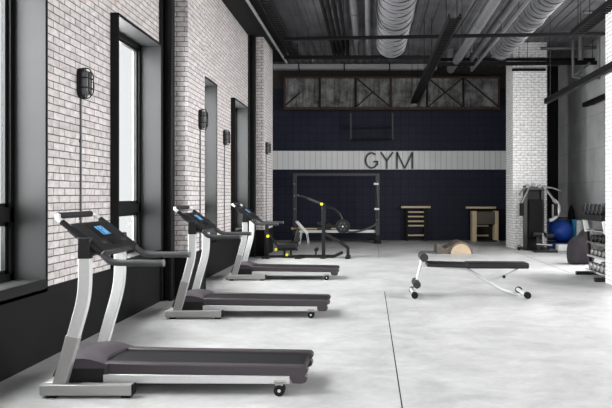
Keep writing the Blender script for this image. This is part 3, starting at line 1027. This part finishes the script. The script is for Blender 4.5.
# ------------------------------------------------------------------ cable station by the white column
def make_station():
    D = 17.1
    P = lambda px, py, dy=0.0: at(px, py, D)+Vector((0, dy, 0))
    X = lambda p: at(p, 0, D).x
    z = lambda py: at(0, py, D).z
    t = thing('cable_station', (X(534), D, 0), 'grey multi-gym station with black back pad in front of the far white column', 'exercise machine')
    boxo('tower_post', 'station', t, X(523.6), X(527.2), D-0.05, D+0.08, 0.05, z(185.5), bevel=0.008)
    boxo('tower_post', 'station', t, X(541.5), X(544.5), D+0.02, D+0.14, 0.05, z(186.5), bevel=0.008)
    # weight stack behind the pad
    ws = boxo('stack_housing', 'machine', t, X(528), X(541.5), D+0.1, D+0.3, 0.05, z(190), bevel=0.01)
    boxo('base_frame', 'machine', t, X(523), X(547), D-0.25, D+0.32, 0, 0.06, bevel=0.01)
    boxo('base_frame', 'machine', t, X(528), X(541), D-0.85, D-0.2, 0, 0.06, bevel=0.01)
    boxo('back_pad', 'pad_black', t, X(527.8), X(541.8), D-0.12, D-0.04, z(238.5), z(199.5), bevel=0.03)
    boxo('seat_pad', 'pad_black', t, X(529), X(541.5), D-0.52, D-0.12, z(234.5)-0.02, z(231.5), bevel=0.025)
    boxo('seat_post', 'station', t, X(533.5), X(536.5), D-0.4, D-0.3, 0.05, z(234), bevel=0.005)
    boxo('head_plate', 'station', t, X(525), X(543.5), D-0.07, D+0.2, z(190), z(186.5), bevel=0.01)
    for px, py in ((527, 186), (533, 184.8), (539, 186.2), (544, 187)):
        tubeo('pulley', 'station_light', t, [P(px, py, -0.09), P(px, py, -0.03)], 0.055, 18)
    ca = catmull([P(526, 187, -0.04), P(521, 190, -0.15), P(517.6, 194.5, -0.25)], 6)
    tubeo('arc_arm', 'station_light', t, ca, 0.025, 10)
    ca = catmull([P(543, 187.5, -0.02), P(550.5, 187.8, -0.1), P(558.8, 191.2, -0.2)], 6)
    tubeo('arc_arm', 'station_light', t, ca, 0.025, 10)
    for pts, hx in (([P(528, 188.5, -0.05), P(518.6, 203, -0.3)], 518.6), ([P(546, 189.5, -0.02), P(553.6, 204, -0.3)], 552.2)):
        tubeo('press_arm', 'station_light', t, pts, 0.032, 12)
        tubeo('arm_pad', 'pad_black', t, [P(hx, 203.5, -0.3), P(hx, 215.5, -0.3)], 0.065, 18)
        boxo('arm_bracket', 'station_light', t, X(hx)-0.09, X(hx)-0.06, D-0.34, D-0.26, z(216.5), z(204), bevel=0.004)
    ring = [P(548.5, 209.5, 0.05)+Vector((0.31*math.cos(a), 0, 0.31*math.sin(a))) for a in [math.radians(-82+k*8) for k in range(19)]]
    tubeo('cam_ring', 'silver', t, ring, 0.05, 12)
    # leg rollers and lower lever
    for px, py in ((532, 233), (543.5, 234.5)):
        tubeo('leg_roller', 'grip', t, [P(px-4, py, -0.58), P(px+4, py, -0.58)], 0.055, 16)
    tubeo('leg_lever', 'station_light', t, [P(537, 232, -0.55), P(537, 243, -0.66)], 0.026, 10)
    tubeo('leg_lever', 'station_light', t, [P(530, 242.5, -0.66), P(545, 243.5, -0.66)], 0.03, 10)
    boxo('front_foot', 'machine', t, X(526), X(548), D-0.9, D-0.8, 0, 0.05, bevel=0.008)
make_station()

# small dark thing on the floor left of the station
kx, ky = 4.13, 16.95
kb = thing('kettlebell', (kx, ky, 0), 'tiny black kettlebell on the floor at the foot of the far white column', 'kettlebell')
MB().ball((kx, ky, 0.05), (0.055, 0.055, 0.05), 18, 10).build('body', 'rubber', kb)
tubeo('handle', 'rubber', kb, catmull([(kx-0.035, ky, 0.08), (kx-0.038, ky, 0.12), (kx, ky, 0.135), (kx+0.038, ky, 0.12), (kx+0.035, ky, 0.08)], 5), 0.009, 8)

# ------------------------------------------------------------------ corner with ball, mats, rolls
def folded_mat():
    t = thing('folded_mat', (5.55, 17.85, 0), 'folded dark blue gym mat under the blue ball', 'mat')
    for k in range(3):
        MB().box(5.10, 6.0, 17.45, 18.3, 0.001+k*0.052, 0.05+k*0.052).build('layer', 'mat_blue', t, 0.012, 3)
folded_mat()
tag(MB().ball((5.56, 17.8, 0.482), 0.325, 40, 24).build('exercise_ball', 'blue'), 'large shiny blue exercise ball beside the grey multi-gym station', 'ball')
def ball_stand():
    t = thing('ball_rack', (5.55, 18.45, 0), 'thin black metal frame standing behind the blue exercise ball', 'rack')
    for x in (5.12, 6.02):
        tubeo('post', 'black_steel', t, [(x, 18.42, 0), (x, 18.42, 0.84)], 0.02, 10)
    tubeo('top_rail', 'black_steel', t, [(5.12, 18.42, 0.84), (6.02, 18.42, 0.84)], 0.022, 10)
    boxo('back_panel', 'mat_blue', t, 5.14, 6.0, 18.42, 18.44, 0.18, 0.80)
ball_stand()
tag(boxo('storage_box', 'white_box', None, 5.17, 5.53, 16.75, 17.05, 0, 0.17, bevel=0.012), 'low white plastic box on the floor in front of the blue ball', 'box')
def upright_roll(x, y, r, h, m, label, cat, name, g=None):
    t = thing(name, (x, y, 0), label, cat, g)
    MB().tube([(x, y, 0), (x, y, h)], r, 24).build('roll', m, t, 0.008)
    tubeo('core', 'rubber', t, [(x, y, h-0.01), (x, y, h+0.002)], r*0.3, 12)
upright_roll(6.085, 18.21, 0.08, 0.80, 'cyan', 'bright light blue foam roll standing upright right of the blue ball', 'foam roll', 'foam_roll')
upright_roll(5.69, 16.6, 0.085, 0.84, 'grey_foam', 'grey foam roll standing upright, next to the light blue one', 'foam roll', 'foam_roll', 'grey foam rolls')
upright_roll(5.88, 16.75, 0.085, 0.84, 'grey_foam', 'grey foam roll standing upright, half behind the dumbbell rack post', 'foam roll', 'foam_roll', 'grey foam rolls')
pb = MB().tube([(6.17, 18.75, z) for z in (0, 0.1, 0.5, 0.85, 1.0, 1.12, 1.2, 1.24)], [0.12, 0.13, 0.13, 0.115, 0.095, 0.065, 0.035, 0.012], 24)
tag(pb.build('punching_bag', 'rubber'), 'black tapered bag standing upright in the corner behind the ball', 'bag')

# mauve cushion: a soft leaning drop shape
def cushion():
    prof = [(4.40, 0.005), (4.62, 0.0), (4.84, 0.005), (4.93, 0.10), (4.95, 0.30), (4.93, 0.55), (4.86, 0.76), (4.80, 0.80), (4.70, 0.74), (4.60, 0.63), (4.50, 0.58), (4.42, 0.52), (4.36, 0.40), (4.345, 0.22), (4.36, 0.08)]
    c = MB()
    cx, cz = 4.66, 0.36
    pts = [Vector((p[0], 0, p[1])) for p in prof]
    sm = []
    n = len(pts)
    for i in range(n):
        p0, p1, p2, p3 = pts[i-1], pts[i], pts[(i+1) % n], pts[(i+2) % n]
        for k in range(4):
            t = k/4
            sm.append(0.5*((2*p1)+(p2-p0)*t+(2*p0-5*p1+4*p2-p3)*t*t+(3*p1-p0-3*p2+p3)*t**3))
    rows = []
    for y, s in ((13.30, 0.0), (13.31, 0.45), (13.34, 0.75), (13.40, 0.93), (13.5, 1.0), (13.6, 0.93), (13.66, 0.75), (13.69, 0.45), (13.70, 0.0)):
        rows.append([(cx+(p.x-cx)*max(s, 0.001), y, max(0.0, cz+(p.z-cz)*(max(s, 0.001)*0.35+0.65 if s > 0.4 else max(s, 0.001)))) for p in sm+[sm[0]]])
    c.grid(rows)
    bmesh.ops.remove_doubles(c.bm, verts=c.bm.verts, dist=0.0005)
    return c.build('floor_cushion', 'cushion', angle=60)
tag(cushion(), 'plump dark mauve cushion on the floor behind the dumbbell rack', 'cushion')

# ------------------------------------------------------------------ dumbbell rack
def make_dumbbell_rack():
    t = thing('dumbbell_rack', (4.25, 11.2, 0), 'black tiered dumbbell rack beside the nearest white column', 'rack')
    ya, yb = 11.68, 10.72
    for y in (ya, yb):
        boxo('foot_bar', 'machine', t, 3.93, 4.62, y-0.04, y+0.04, 0, 0.065, bevel=0.01)
        MB().bar((4.22, y, 0.05), (4.13, y, 1.10), 0.06, 0.06).build('side_post', 'machine', t, 0.008)
        MB().bar((4.13, y-0.035, 0.83), (4.09, y-0.035, 1.06), 0.012, 0.09).build('end_plate', 'white_paint', t, 0.003)
    boxo('top_shelf', 'machine', t, 4.04, 4.52, yb, ya, 1.05, 1.165, bevel=0.012)
    for x0, x1, z in ((4.15, 4.52, 0.64), (4.16, 4.52, 0.385), (4.13, 4.52, 0.11)):
        boxo('shelf', 'machine', t, x0, x1, yb, ya, z-0.03, z, bevel=0.006)
        boxo('shelf_lip', 'chrome', t, x0-0.012, x0, yb-0.02, ya+0.02, z-0.03, z+0.012, bevel=0.003)
    tubeo('front_rail', 'chrome', t, [(4.12, yb, 0.87), (4.12, ya, 0.87)], 0.022, 12)
    boxo('shelf_back', 'machine', t, 4.50, 4.53, yb, ya, 0.05, 1.16, bevel=0.005)
make_dumbbell_rack()
def make_dumbbell(x, y, z, r, L, mh, label, group):
    t = thing('dumbbell', (x, y, z), label, 'dumbbell', group)
    tubeo('grip', 'chrome', t, [(x-L/2, y, z+r), (x+L/2, y, z+r)], 0.016, 12)
    for s in (-1, 1):
        w = 0.10
        a = x+s*(L/2)
        MB().tube([(a-s*w, y, z+r), (a-s*(w-0.012), y, z+r), (a-s*0.012, y, z+r), (a, y, z+r)], [r*0.8, r, r, r*0.8], 16).build('weight_head', mh, t)
    return t
def tier(x, z, r, L, mh, label, group, n, y0, dy):
    d = make_dumbbell(x, y0, z, r, L, mh, label[0], group)
    for k in range(1, n):
        dup(d, (0, -dy*k, 0), label[min(k, len(label)-1)])
ordn = ['far end', 'second from the far end', 'third from the far end', 'end nearest the white column']
o5 = ['far end', 'second from the far end', 'third from the far end', 'fourth from the far end', 'end nearest the white column']
tier(4.26, 1.165, 0.098, 0.44, 'charcoal', ['large black dumbbell on the top tier of the rack, '+o for o in o5], 'dumbbells on the top tier', 5, 11.58, 0.197)
tier(4.33, 0.64, 0.070, 0.30, 'charcoal', ['black dumbbell on the middle tier of the rack, '+o for o in o5], 'dumbbells on the middle tier', 5, 11.56, 0.19)
tier(4.33, 0.385, 0.062, 0.30, 'station_light', ['silver dumbbell on the lower tier of the rack, '+o for o in o5], 'dumbbells on the lower tier', 5, 11.56, 0.19)
tier(4.31, 0.11, 0.075, 0.32, 'station_light', ['silver dumbbell on the bottom shelf of the rack, '+o for o in o5], 'dumbbells on the bottom shelf', 5, 11.56, 0.19)

# ------------------------------------------------------------------ wall sign
def make_sign():
    t = thing('wall_sign', (0.62, BY-0.03, 2.41), 'dark grey GYM lettering on the pale band of the back wall', 'sign')
    D = BY-0.03
    y0, y1 = D-0.035, D
    X = lambda p: at(p, 0, D).x
    z = lambda py: at(0, py, D).z
    w = 0.058
    zb, ztop = z(168.8), z(152.2)
    def stroke(mb, a, b):
        a, b = Vector((a[0], 0, a[1])), Vector((b[0], 0, b[1]))
        d = (b-a).normalized(); n = Vector((-d.z, 0, d.x))*w/2
        mb.prism([((a+n).x, (a+n).z), ((b+n).x, (b+n).z), ((b-n).x, (b-n).z), ((a-n).x, (a-n).z)], y0, y1)
    cx, cz = X(371.6), (zb+ztop)/2
    rx, rz = X(378)-cx+0.01, (ztop-zb)/2
    g = MB()
    outer, inner = [], []
    for k in range(33):
        a = math.radians(48+k*(312-8)/32)
        if math.degrees(a) > 328: a = math.radians(328)
        outer.append((cx+rx*math.cos(a), cz+rz*math.sin(a))); inner.append((cx+(rx-w)*math.cos(a), cz+(rz-w)*math.sin(a)))
    g.prism(outer+inner[::-1], y0, y1)
    xr = cx+rx*0.86
    stroke(g, (xr, cz-rz*0.60), (xr, cz-0.02))
    stroke(g, (cx+0.06, cz-0.04), (xr+w/2, cz-0.04))
    g.build('letter', 'letter', t)
    q = MB()
    xm = X(386.8)
    stroke(q, (X(380.8), ztop), (xm, cz-0.01)); stroke(q, (X(393), ztop), (xm, cz-0.01)); stroke(q, (xm, cz+0.01), (xm, zb))
    q.build('letter', 'letter', t)
    m = MB()
    xa, xb = X(397), X(412.3)
    stroke(m, (xa, zb), (xa, ztop)); stroke(m, (xb, zb), (xb, ztop))
    stroke(m, (xa, ztop-0.01), ((xa+xb)/2, zb+0.01)); stroke(m, (xb, ztop-0.01), ((xa+xb)/2, zb+0.01))
    m.build('letter', 'letter', t)
make_sign()

# pull-up frame on the navy wall
def pullup():
    D = 20.45
    X = lambda p: at(p, 0, D).x
    z = lambda py: at(0, py, D).z
    t = thing('pull_up_bar', (X(371.5), BY-0.03, z(139)), 'thin dark hanging bar frame on the navy wall above the GYM sign', 'pull-up bar')
    for p in (350.8, 392.5):
        boxo('side_bar', 'rack', t, X(p)-0.025, X(p)+0.025, D-0.02, D+0.02, z(140), z(113), bevel=0.004)
        boxo('wall_arm', 'machine', t, X(p)-0.02, X(p)+0.02, D, BY-0.02, z(127), z(125), bevel=0.003)
    tubeo('cross_bar', 'black_steel', t, [(X(350.8), D, z(139.3)), (X(392.5), D, z(139.3))], 0.028, 12)
    tubeo('cross_bar', 'black_steel', t, [(X(350.8), D, z(128)), (X(392.5), D, z(128))], 0.022, 12)
pullup()

# ------------------------------------------------------------------ weathered truss on the back wall
def truss():
    D = 20.35
    X = lambda p: at(p, 0, D).x
    z = lambda py: at(0, py, D).z
    t = thing('steel_truss', (X(391.5), D, z(110)), 'weathered steel lattice truss with grey metal panels across the back wall', 'truss')
    xs = [284.6, 320, 355.8, 391, 427.2, 463.3, 499]
    zb, zu = z(107.5), z(77.5)
    boxo('top_chord', 'rust', t, X(284), X(499.6), D-0.07, D+0.1, z(78.4), z(76.6), bevel=0.006)
    boxo('bottom_chord', 'rust', t, X(284), X(499.6), D-0.09, D+0.1, z(109.8), z(107.3), bevel=0.006)
    for p in xs:
        boxo('vertical', 'rust' if p in (284.6, 391, 499) else 'iron', t, X(p)-0.026, X(p)+0.026, D-0.06, D+0.1, zb, zu, bevel=0.005)
    for i in range(6):
        boxo('panel', 'weathered', t, X(xs[i])+0.035, X(xs[i+1])-0.035, D+0.0, D+0.02, zb, zu)
    diag = [(0, 0, 1, .35, 0.3), (2, 0, 1, 1, 0), (2, 0, 0, .45, .45), (3, .72, .0, 1, .75), (4, 0, 1, 1, 0), (4, 0, 0, 1, 1), (5, 0, 1, 1, 0)]
    dg = lambda i, a, b, c, d: MB().bar((X(xs[i]+(xs[i+1]-xs[i])*a), D-0.025, zb+(zu-zb)*b), (X(xs[i]+(xs[i+1]-xs[i])*c), D-0.025, zb+(zu-zb)*d), 0.03, 0.035).build('diagonal', 'iron', t)
    for i, a, b, c, d in [(0, 0.04, 0.08, 0.45, 0.5), (2, 0, 1, 1, 0), (2, 0.02, 0.02, .47, .5), (3, 1, .75, .72, 0), (4, 0, 1, 1, 0), (4, 0, 0, 1, 1), (5, 0, 1, 1, 0)]:
        dg(i, a, b, c, d)
    for p in (300, 480):
        boxo('wall_bracket', 'iron', t, X(p)-0.06, X(p)+0.06, D+0.1, BY-0.01, z(86), z(80))
truss()

# ------------------------------------------------------------------ overhead ducts, pipes and beams
def spiral_duct(xc, zc, r, y0, y1, label, step=0.16):
    t = thing('spiral_duct', (xc, (y0+y1)/2, zc-r), label, 'duct')
    pts, rad = [], []
    y = y0
    while y < y1:
        for dy, k in ((0.0, 1.0), (0.105, 1.0), (0.115, 1.04), (0.145, 1.04)):
            pts.append((xc, y+dy, zc)); rad.append(r*k)
        y += step
    MB().tube(pts, rad, 40).build('duct_tube', 'duct', t, angle=25)
    yy = y0+1.5
    while yy < y1:
        ring = [(xc+r*1.06*math.cos(a), yy, zc+r*1.06*math.sin(a)) for a in [2*PI*k/32 for k in range(33)]]
        h = MB().tube(ring, 0.018, 6, False)
        for s in (-1, 1):
            h.tube([(xc+s*r*1.06, yy, zc), (xc+s*r*1.06, yy, CZ+0.02)], 0.01, 6)
        h.build('hanger', 'conduit', t)
        yy += 2.9
    # end collar
    e = MB().tube([(xc, y1, zc), (xc, y1+0.12, zc)], [r*0.98, r*0.9], 32)
    e.build('end_collar', 'pipe', t)
spiral_duct(0.545, 5.45, 0.375, 3.0, 15.7, 'large spiral ventilation duct running over the middle of the room')
spiral_duct(3.50, 5.42, 0.275, 3.0, 16.3, 'spiral ventilation duct on the right, meeting the far white column')

def pipe(x, z, r, y0, y1, m, label, group=None, cat='pipe', cap=True):
    t = thing('ceiling_pipe', (x, (y0+y1)/2, z), label, cat, group)
    tubeo('pipe_run', m, t, [(x, y0, z), (x, y1, z)], r, 18)
    y = y0+1.2
    while y < y1:
        MB().tube([(x, y, z), (x, y+0.05, z)], r*1.15, 14).tube([(x, y+0.025, z+r), (x, y+0.025, CZ+0.02)], 0.008, 6).build('pipe_clamp', m, t)
        y += 3.1
    if cap:
        e = tubeo('elbow', m, t, rounded([(x, y1-0.02, z), (x, y1+r*1.6, z), (x, y1+r*1.6, CZ+0.02)], r*1.5, 6), r*1.04, 16)
pipe(2.43, 5.30, 0.106, 3, 18.3, 'pipe', 'thick pale grey ceiling pipe left of the right-hand spiral duct')
pipe(2.89, 5.42, 0.085, 3, 18.0, 'pipe', 'medium grey ceiling pipe just right of the thickest pale pipe')
pipe(2.93, 5.12, 0.038, 3, 17.6, 'pipe', 'thin pale ceiling pipe hugging the right-hand spiral duct')
pipe(-0.05, 5.42, 0.058, 3, 17.2, 'pipe', 'slim pale pipe just left of the large spiral duct')
pipe(-0.35, 5.58, 0.095, 3, 17.2, 'pipe', 'pale grey pipe second to the left of the large spiral duct')
for k, (x, w) in enumerate(((-0.975, 'leftmost'), (-0.86, 'second from the left'), (-0.745, 'third from the left'), (-0.62, 'rightmost'))):
    pipe(x, 5.40, 0.042, 3, 17.0, 'beam', 'black ceiling pipe, %s of four side by side' % w, 'row of four black pipes')
t = thing('edge_conduit', (-2.45, 10.5, 5.42), 'pale conduit along the edge of the lowered left soffit', 'conduit')
tubeo('conduit_run', 'pipe_light', t, [(-2.455, 3, 5.415), (-2.455, 17.98, 5.415)], 0.034, 12)
for k in range(5):
    boxo('clip', 'pipe', t, -2.50, -2.41, 4.2+3*k, 4.24+3*k, 5.40, 5.455)

def tray(x, z, y0, y1, w, label, h=0.10, m='beam'):
    t = thing('cable_tray', (x, (y0+y1)/2, z), label, 'cable tray')
    for s in (-1, 1):
        boxo('side_rail', m, t, x+s*w/2-0.012, x+s*w/2+0.012, y0, y1, z, z+h)
    n = min(95, int((y1-y0)/0.12))
    g = MB()
    for k in range(n):
        y = y0+(k+0.5)*(y1-y0)/n
        g.box(x-w/2, x+w/2, y-0.022, y+0.022, z+0.01, z+0.03)
    g.build('rungs_sheet', m, t)
    for y in (y0+0.4, (y0+y1)/2, y1-0.4):
        for s in (-1, 1):
            tubeo('hanger_rod', m, t, [(x+s*w/2, y, z+h-0.01), (x+s*w/2, y, CZ+0.02)], 0.008, 6)
tray(1.44, 4.50, 10.4, 20.0, 0.19, 'black cable tray hanging between the large duct and the pale pipes')
tray(-2.08, 5.33, 4.0, 17.0, 0.22, 'dark cable tray running beside the left soffit', m='soffit')
tray(4.02, 4.62, 6.0, 11.9, 0.22, 'black cable tray high beside the nearest white column')
def rail(x, z, y0, y1, w, label, wall=None):
    t = thing('ceiling_rail', (x, (y0+y1)/2, z), label, 'rail')
    boxo('track', 'beam', t, x-w/2, x+w/2, y0, y1, z-0.06, z+0.06, bevel=0.008)
    for y in (y0+0.5, y1-0.3):
        if wall is None:
            tubeo('hanger_rod', 'beam', t, [(x, y, z+0.05), (x, y, CZ+0.02)], 0.006, 6)
        else:
            boxo('wall_arm', 'beam', t, x, wall, y-0.02, y+0.02, z-0.03, z+0.03)
rail(4.0, 3.65, 6.0, 13.9, 0.1, 'long black suspended rail below the ceiling on the right')
rail(6.2, 4.13, 14.5, 17.7, 0.14, 'short black rail bracketed to the grey concrete wall', RX)
tag(MB().tube([(1.9, 15.6, 5.2), (2.04, 10.5, 5.2), (2.1, 4.0, 5.2)], 0.012, 8).build('hanging_cable', 'beam'), 'thin black cable strung beneath the ceiling, left of the pale pipes', 'cable')

def cross_beam(a, b, r, label, rods=3):
    t = thing('cross_beam', (Vector(a)+Vector(b))/2, label, 'beam')
    MB().bar(a, b, r*1.4, r*2).build('beam_bar', 'beam', t, 0.004)
    for k in range(rods):
        p = Vector(a).lerp(Vector(b), (k+0.5)/rods)
        tubeo('hanger_rod', 'beam', t, [p, (p.x, p.y, CZ+0.02)], 0.007, 6)
cross_beam(at(284, 39, 13), at(640, 33, 13), 0.035, 'long thin black beam crossing the whole ceiling nearest the camera')
cross_beam(at(284, 57.3, 15.95), at(433, 57.3, 15.95), 0.045, 'black beam crossing below the end of the large spiral duct')
cross_beam(at(430, 64.3, 17.25), at(625, 62.6, 17.25), 0.05, 'black beam crossing in front of the far white column')
cross_beam(at(430, 59.5, 17.42), at(608, 59.5, 17.42), 0.04, 'dark beam just above and behind another, touching the far white column')
t = thing('box_duct', at(346, 65, 20.2), 'long pale rectangular duct along the top of the back wall', 'duct')
MB().box(at(272.6, 0, 20.2).x, at(437, 0, 20.2).x, 20.2, 20.5, at(0, 68.6, 20.2).z, at(0, 63.8, 20.2).z).build('duct_box', 'pipe_light', t, 0.006)
for px in (300, 345, 392, 425):
    x = -3.4+0.25*round((at(px, 0, 20.2).x+3.35)/0.25)+0.05
    MB().box(x-0.02, x+0.02, 20.18, 20.52, at(0, 68.9, 20.2).z, CZ-0.003).build('strap', 'iron', t)
# bracket on the far column
t = thing('column_bracket', at(529, 69.6, 17.4), 'short black bar fixed across the far white column', 'bracket')
MB().box(at(512.5, 0, 17.4).x, at(546, 0, 17.4).x, 17.38, 17.5, at(0, 70.6, 17.4).z, at(0, 68.4, 17.4).z).build('bar', 'beam', t, 0.005)
# pipework in the upper right corner
def corner_pipes():
    t = thing('wall_pipework', (6.2, 16.5, 4.9), 'grey pipe frame high on the concrete wall at upper right', 'pipe')
    P = at
    def tb(n, *pts, r=0.035): tubeo(n, 'conduit', t, pts, r, 10)
    tb('horizontal_pipe', P(541, 48.5, 17.3), P(608, 47.5, 17.3), r=0.05)
    tb('horizontal_pipe', P(573, 77, 17), P(606, 78.5, 17))
    tb('horizontal_pipe', P(584, 12, 14), P(607, 12, 14), r=0.04)
    tb('vertical_pipe', P(573, 40, 17), P(573, 77.5, 17), r=0.04)
    tb('vertical_pipe', P(580.5, 33, 17), P(580.5, 60, 17), r=0.07)
    tb('diagonal_pipe', P(573, 76, 17), P(590, 63, 17))
    tb('vertical_pipe', P(600, 33, 17), P(600, 78, 17), r=0.03)
corner_pipes()

# ------------------------------------------------------------------ light
w = bpy.data.worlds.new('world')
S.world = w
w.use_nodes = True
w.node_tree.nodes['Background'].inputs['Color'].default_value = (0.98, 0.99, 1.0, 1)
w.node_tree.nodes['Background'].inputs['Strength'].default_value = 1.3
def area(name, loc, rot, sx, sy, power, col=(1, 1, 1), spread=180):
    l = bpy.data.lights.new(name, 'AREA')
    l.shape = 'RECTANGLE'; l.size = sx; l.size_y = sy
    l.energy = power; l.color = col; l.spread = math.radians(spread)
    o = bpy.data.objects.new(name, l)
    COL.objects.link(o)
    o.location = loc; o.rotation_euler = rot
    return o
for a, b in WINS:
    area('window_daylight', (WX-0.75, (a+b)/2, 2.35), (0, -PI/2-math.radians(-12), 0), 2.8, 1.6, 680)
area('rear_fill', (1.6, REAR-0.5, 3.0), (PI/2, 0, 0), 7.6, 4.4, 300)  # added fill lamp outside the made-up rear opening
area('right_fill', (RX+0.8, 2.0, 3.0), (0, PI/2-math.radians(18), 0), 4.4, 10, 300, spread=135)  # added fill lamp beyond the unseen right openings, brightens the left wall
area('right_fill_far', (RX+0.8, 11.0, 3.0), (0, PI/2-math.radians(18), 0), 4.4, 7.6, 1280, spread=135)  # stronger added fill lamp, lifts the far half of the room

S.view_settings.view_transform = 'Standard'
S.view_settings.look = 'None'
S.view_settings.exposure = -0.08
S.view_settings.gamma = 1.0
S.view_settings.use_curve_mapping = False
S.cycles.max_bounces = 8
S.cycles.diffuse_bounces = 5
S.cycles.transparent_max_bounces = 12
S.cycles.use_denoising = True
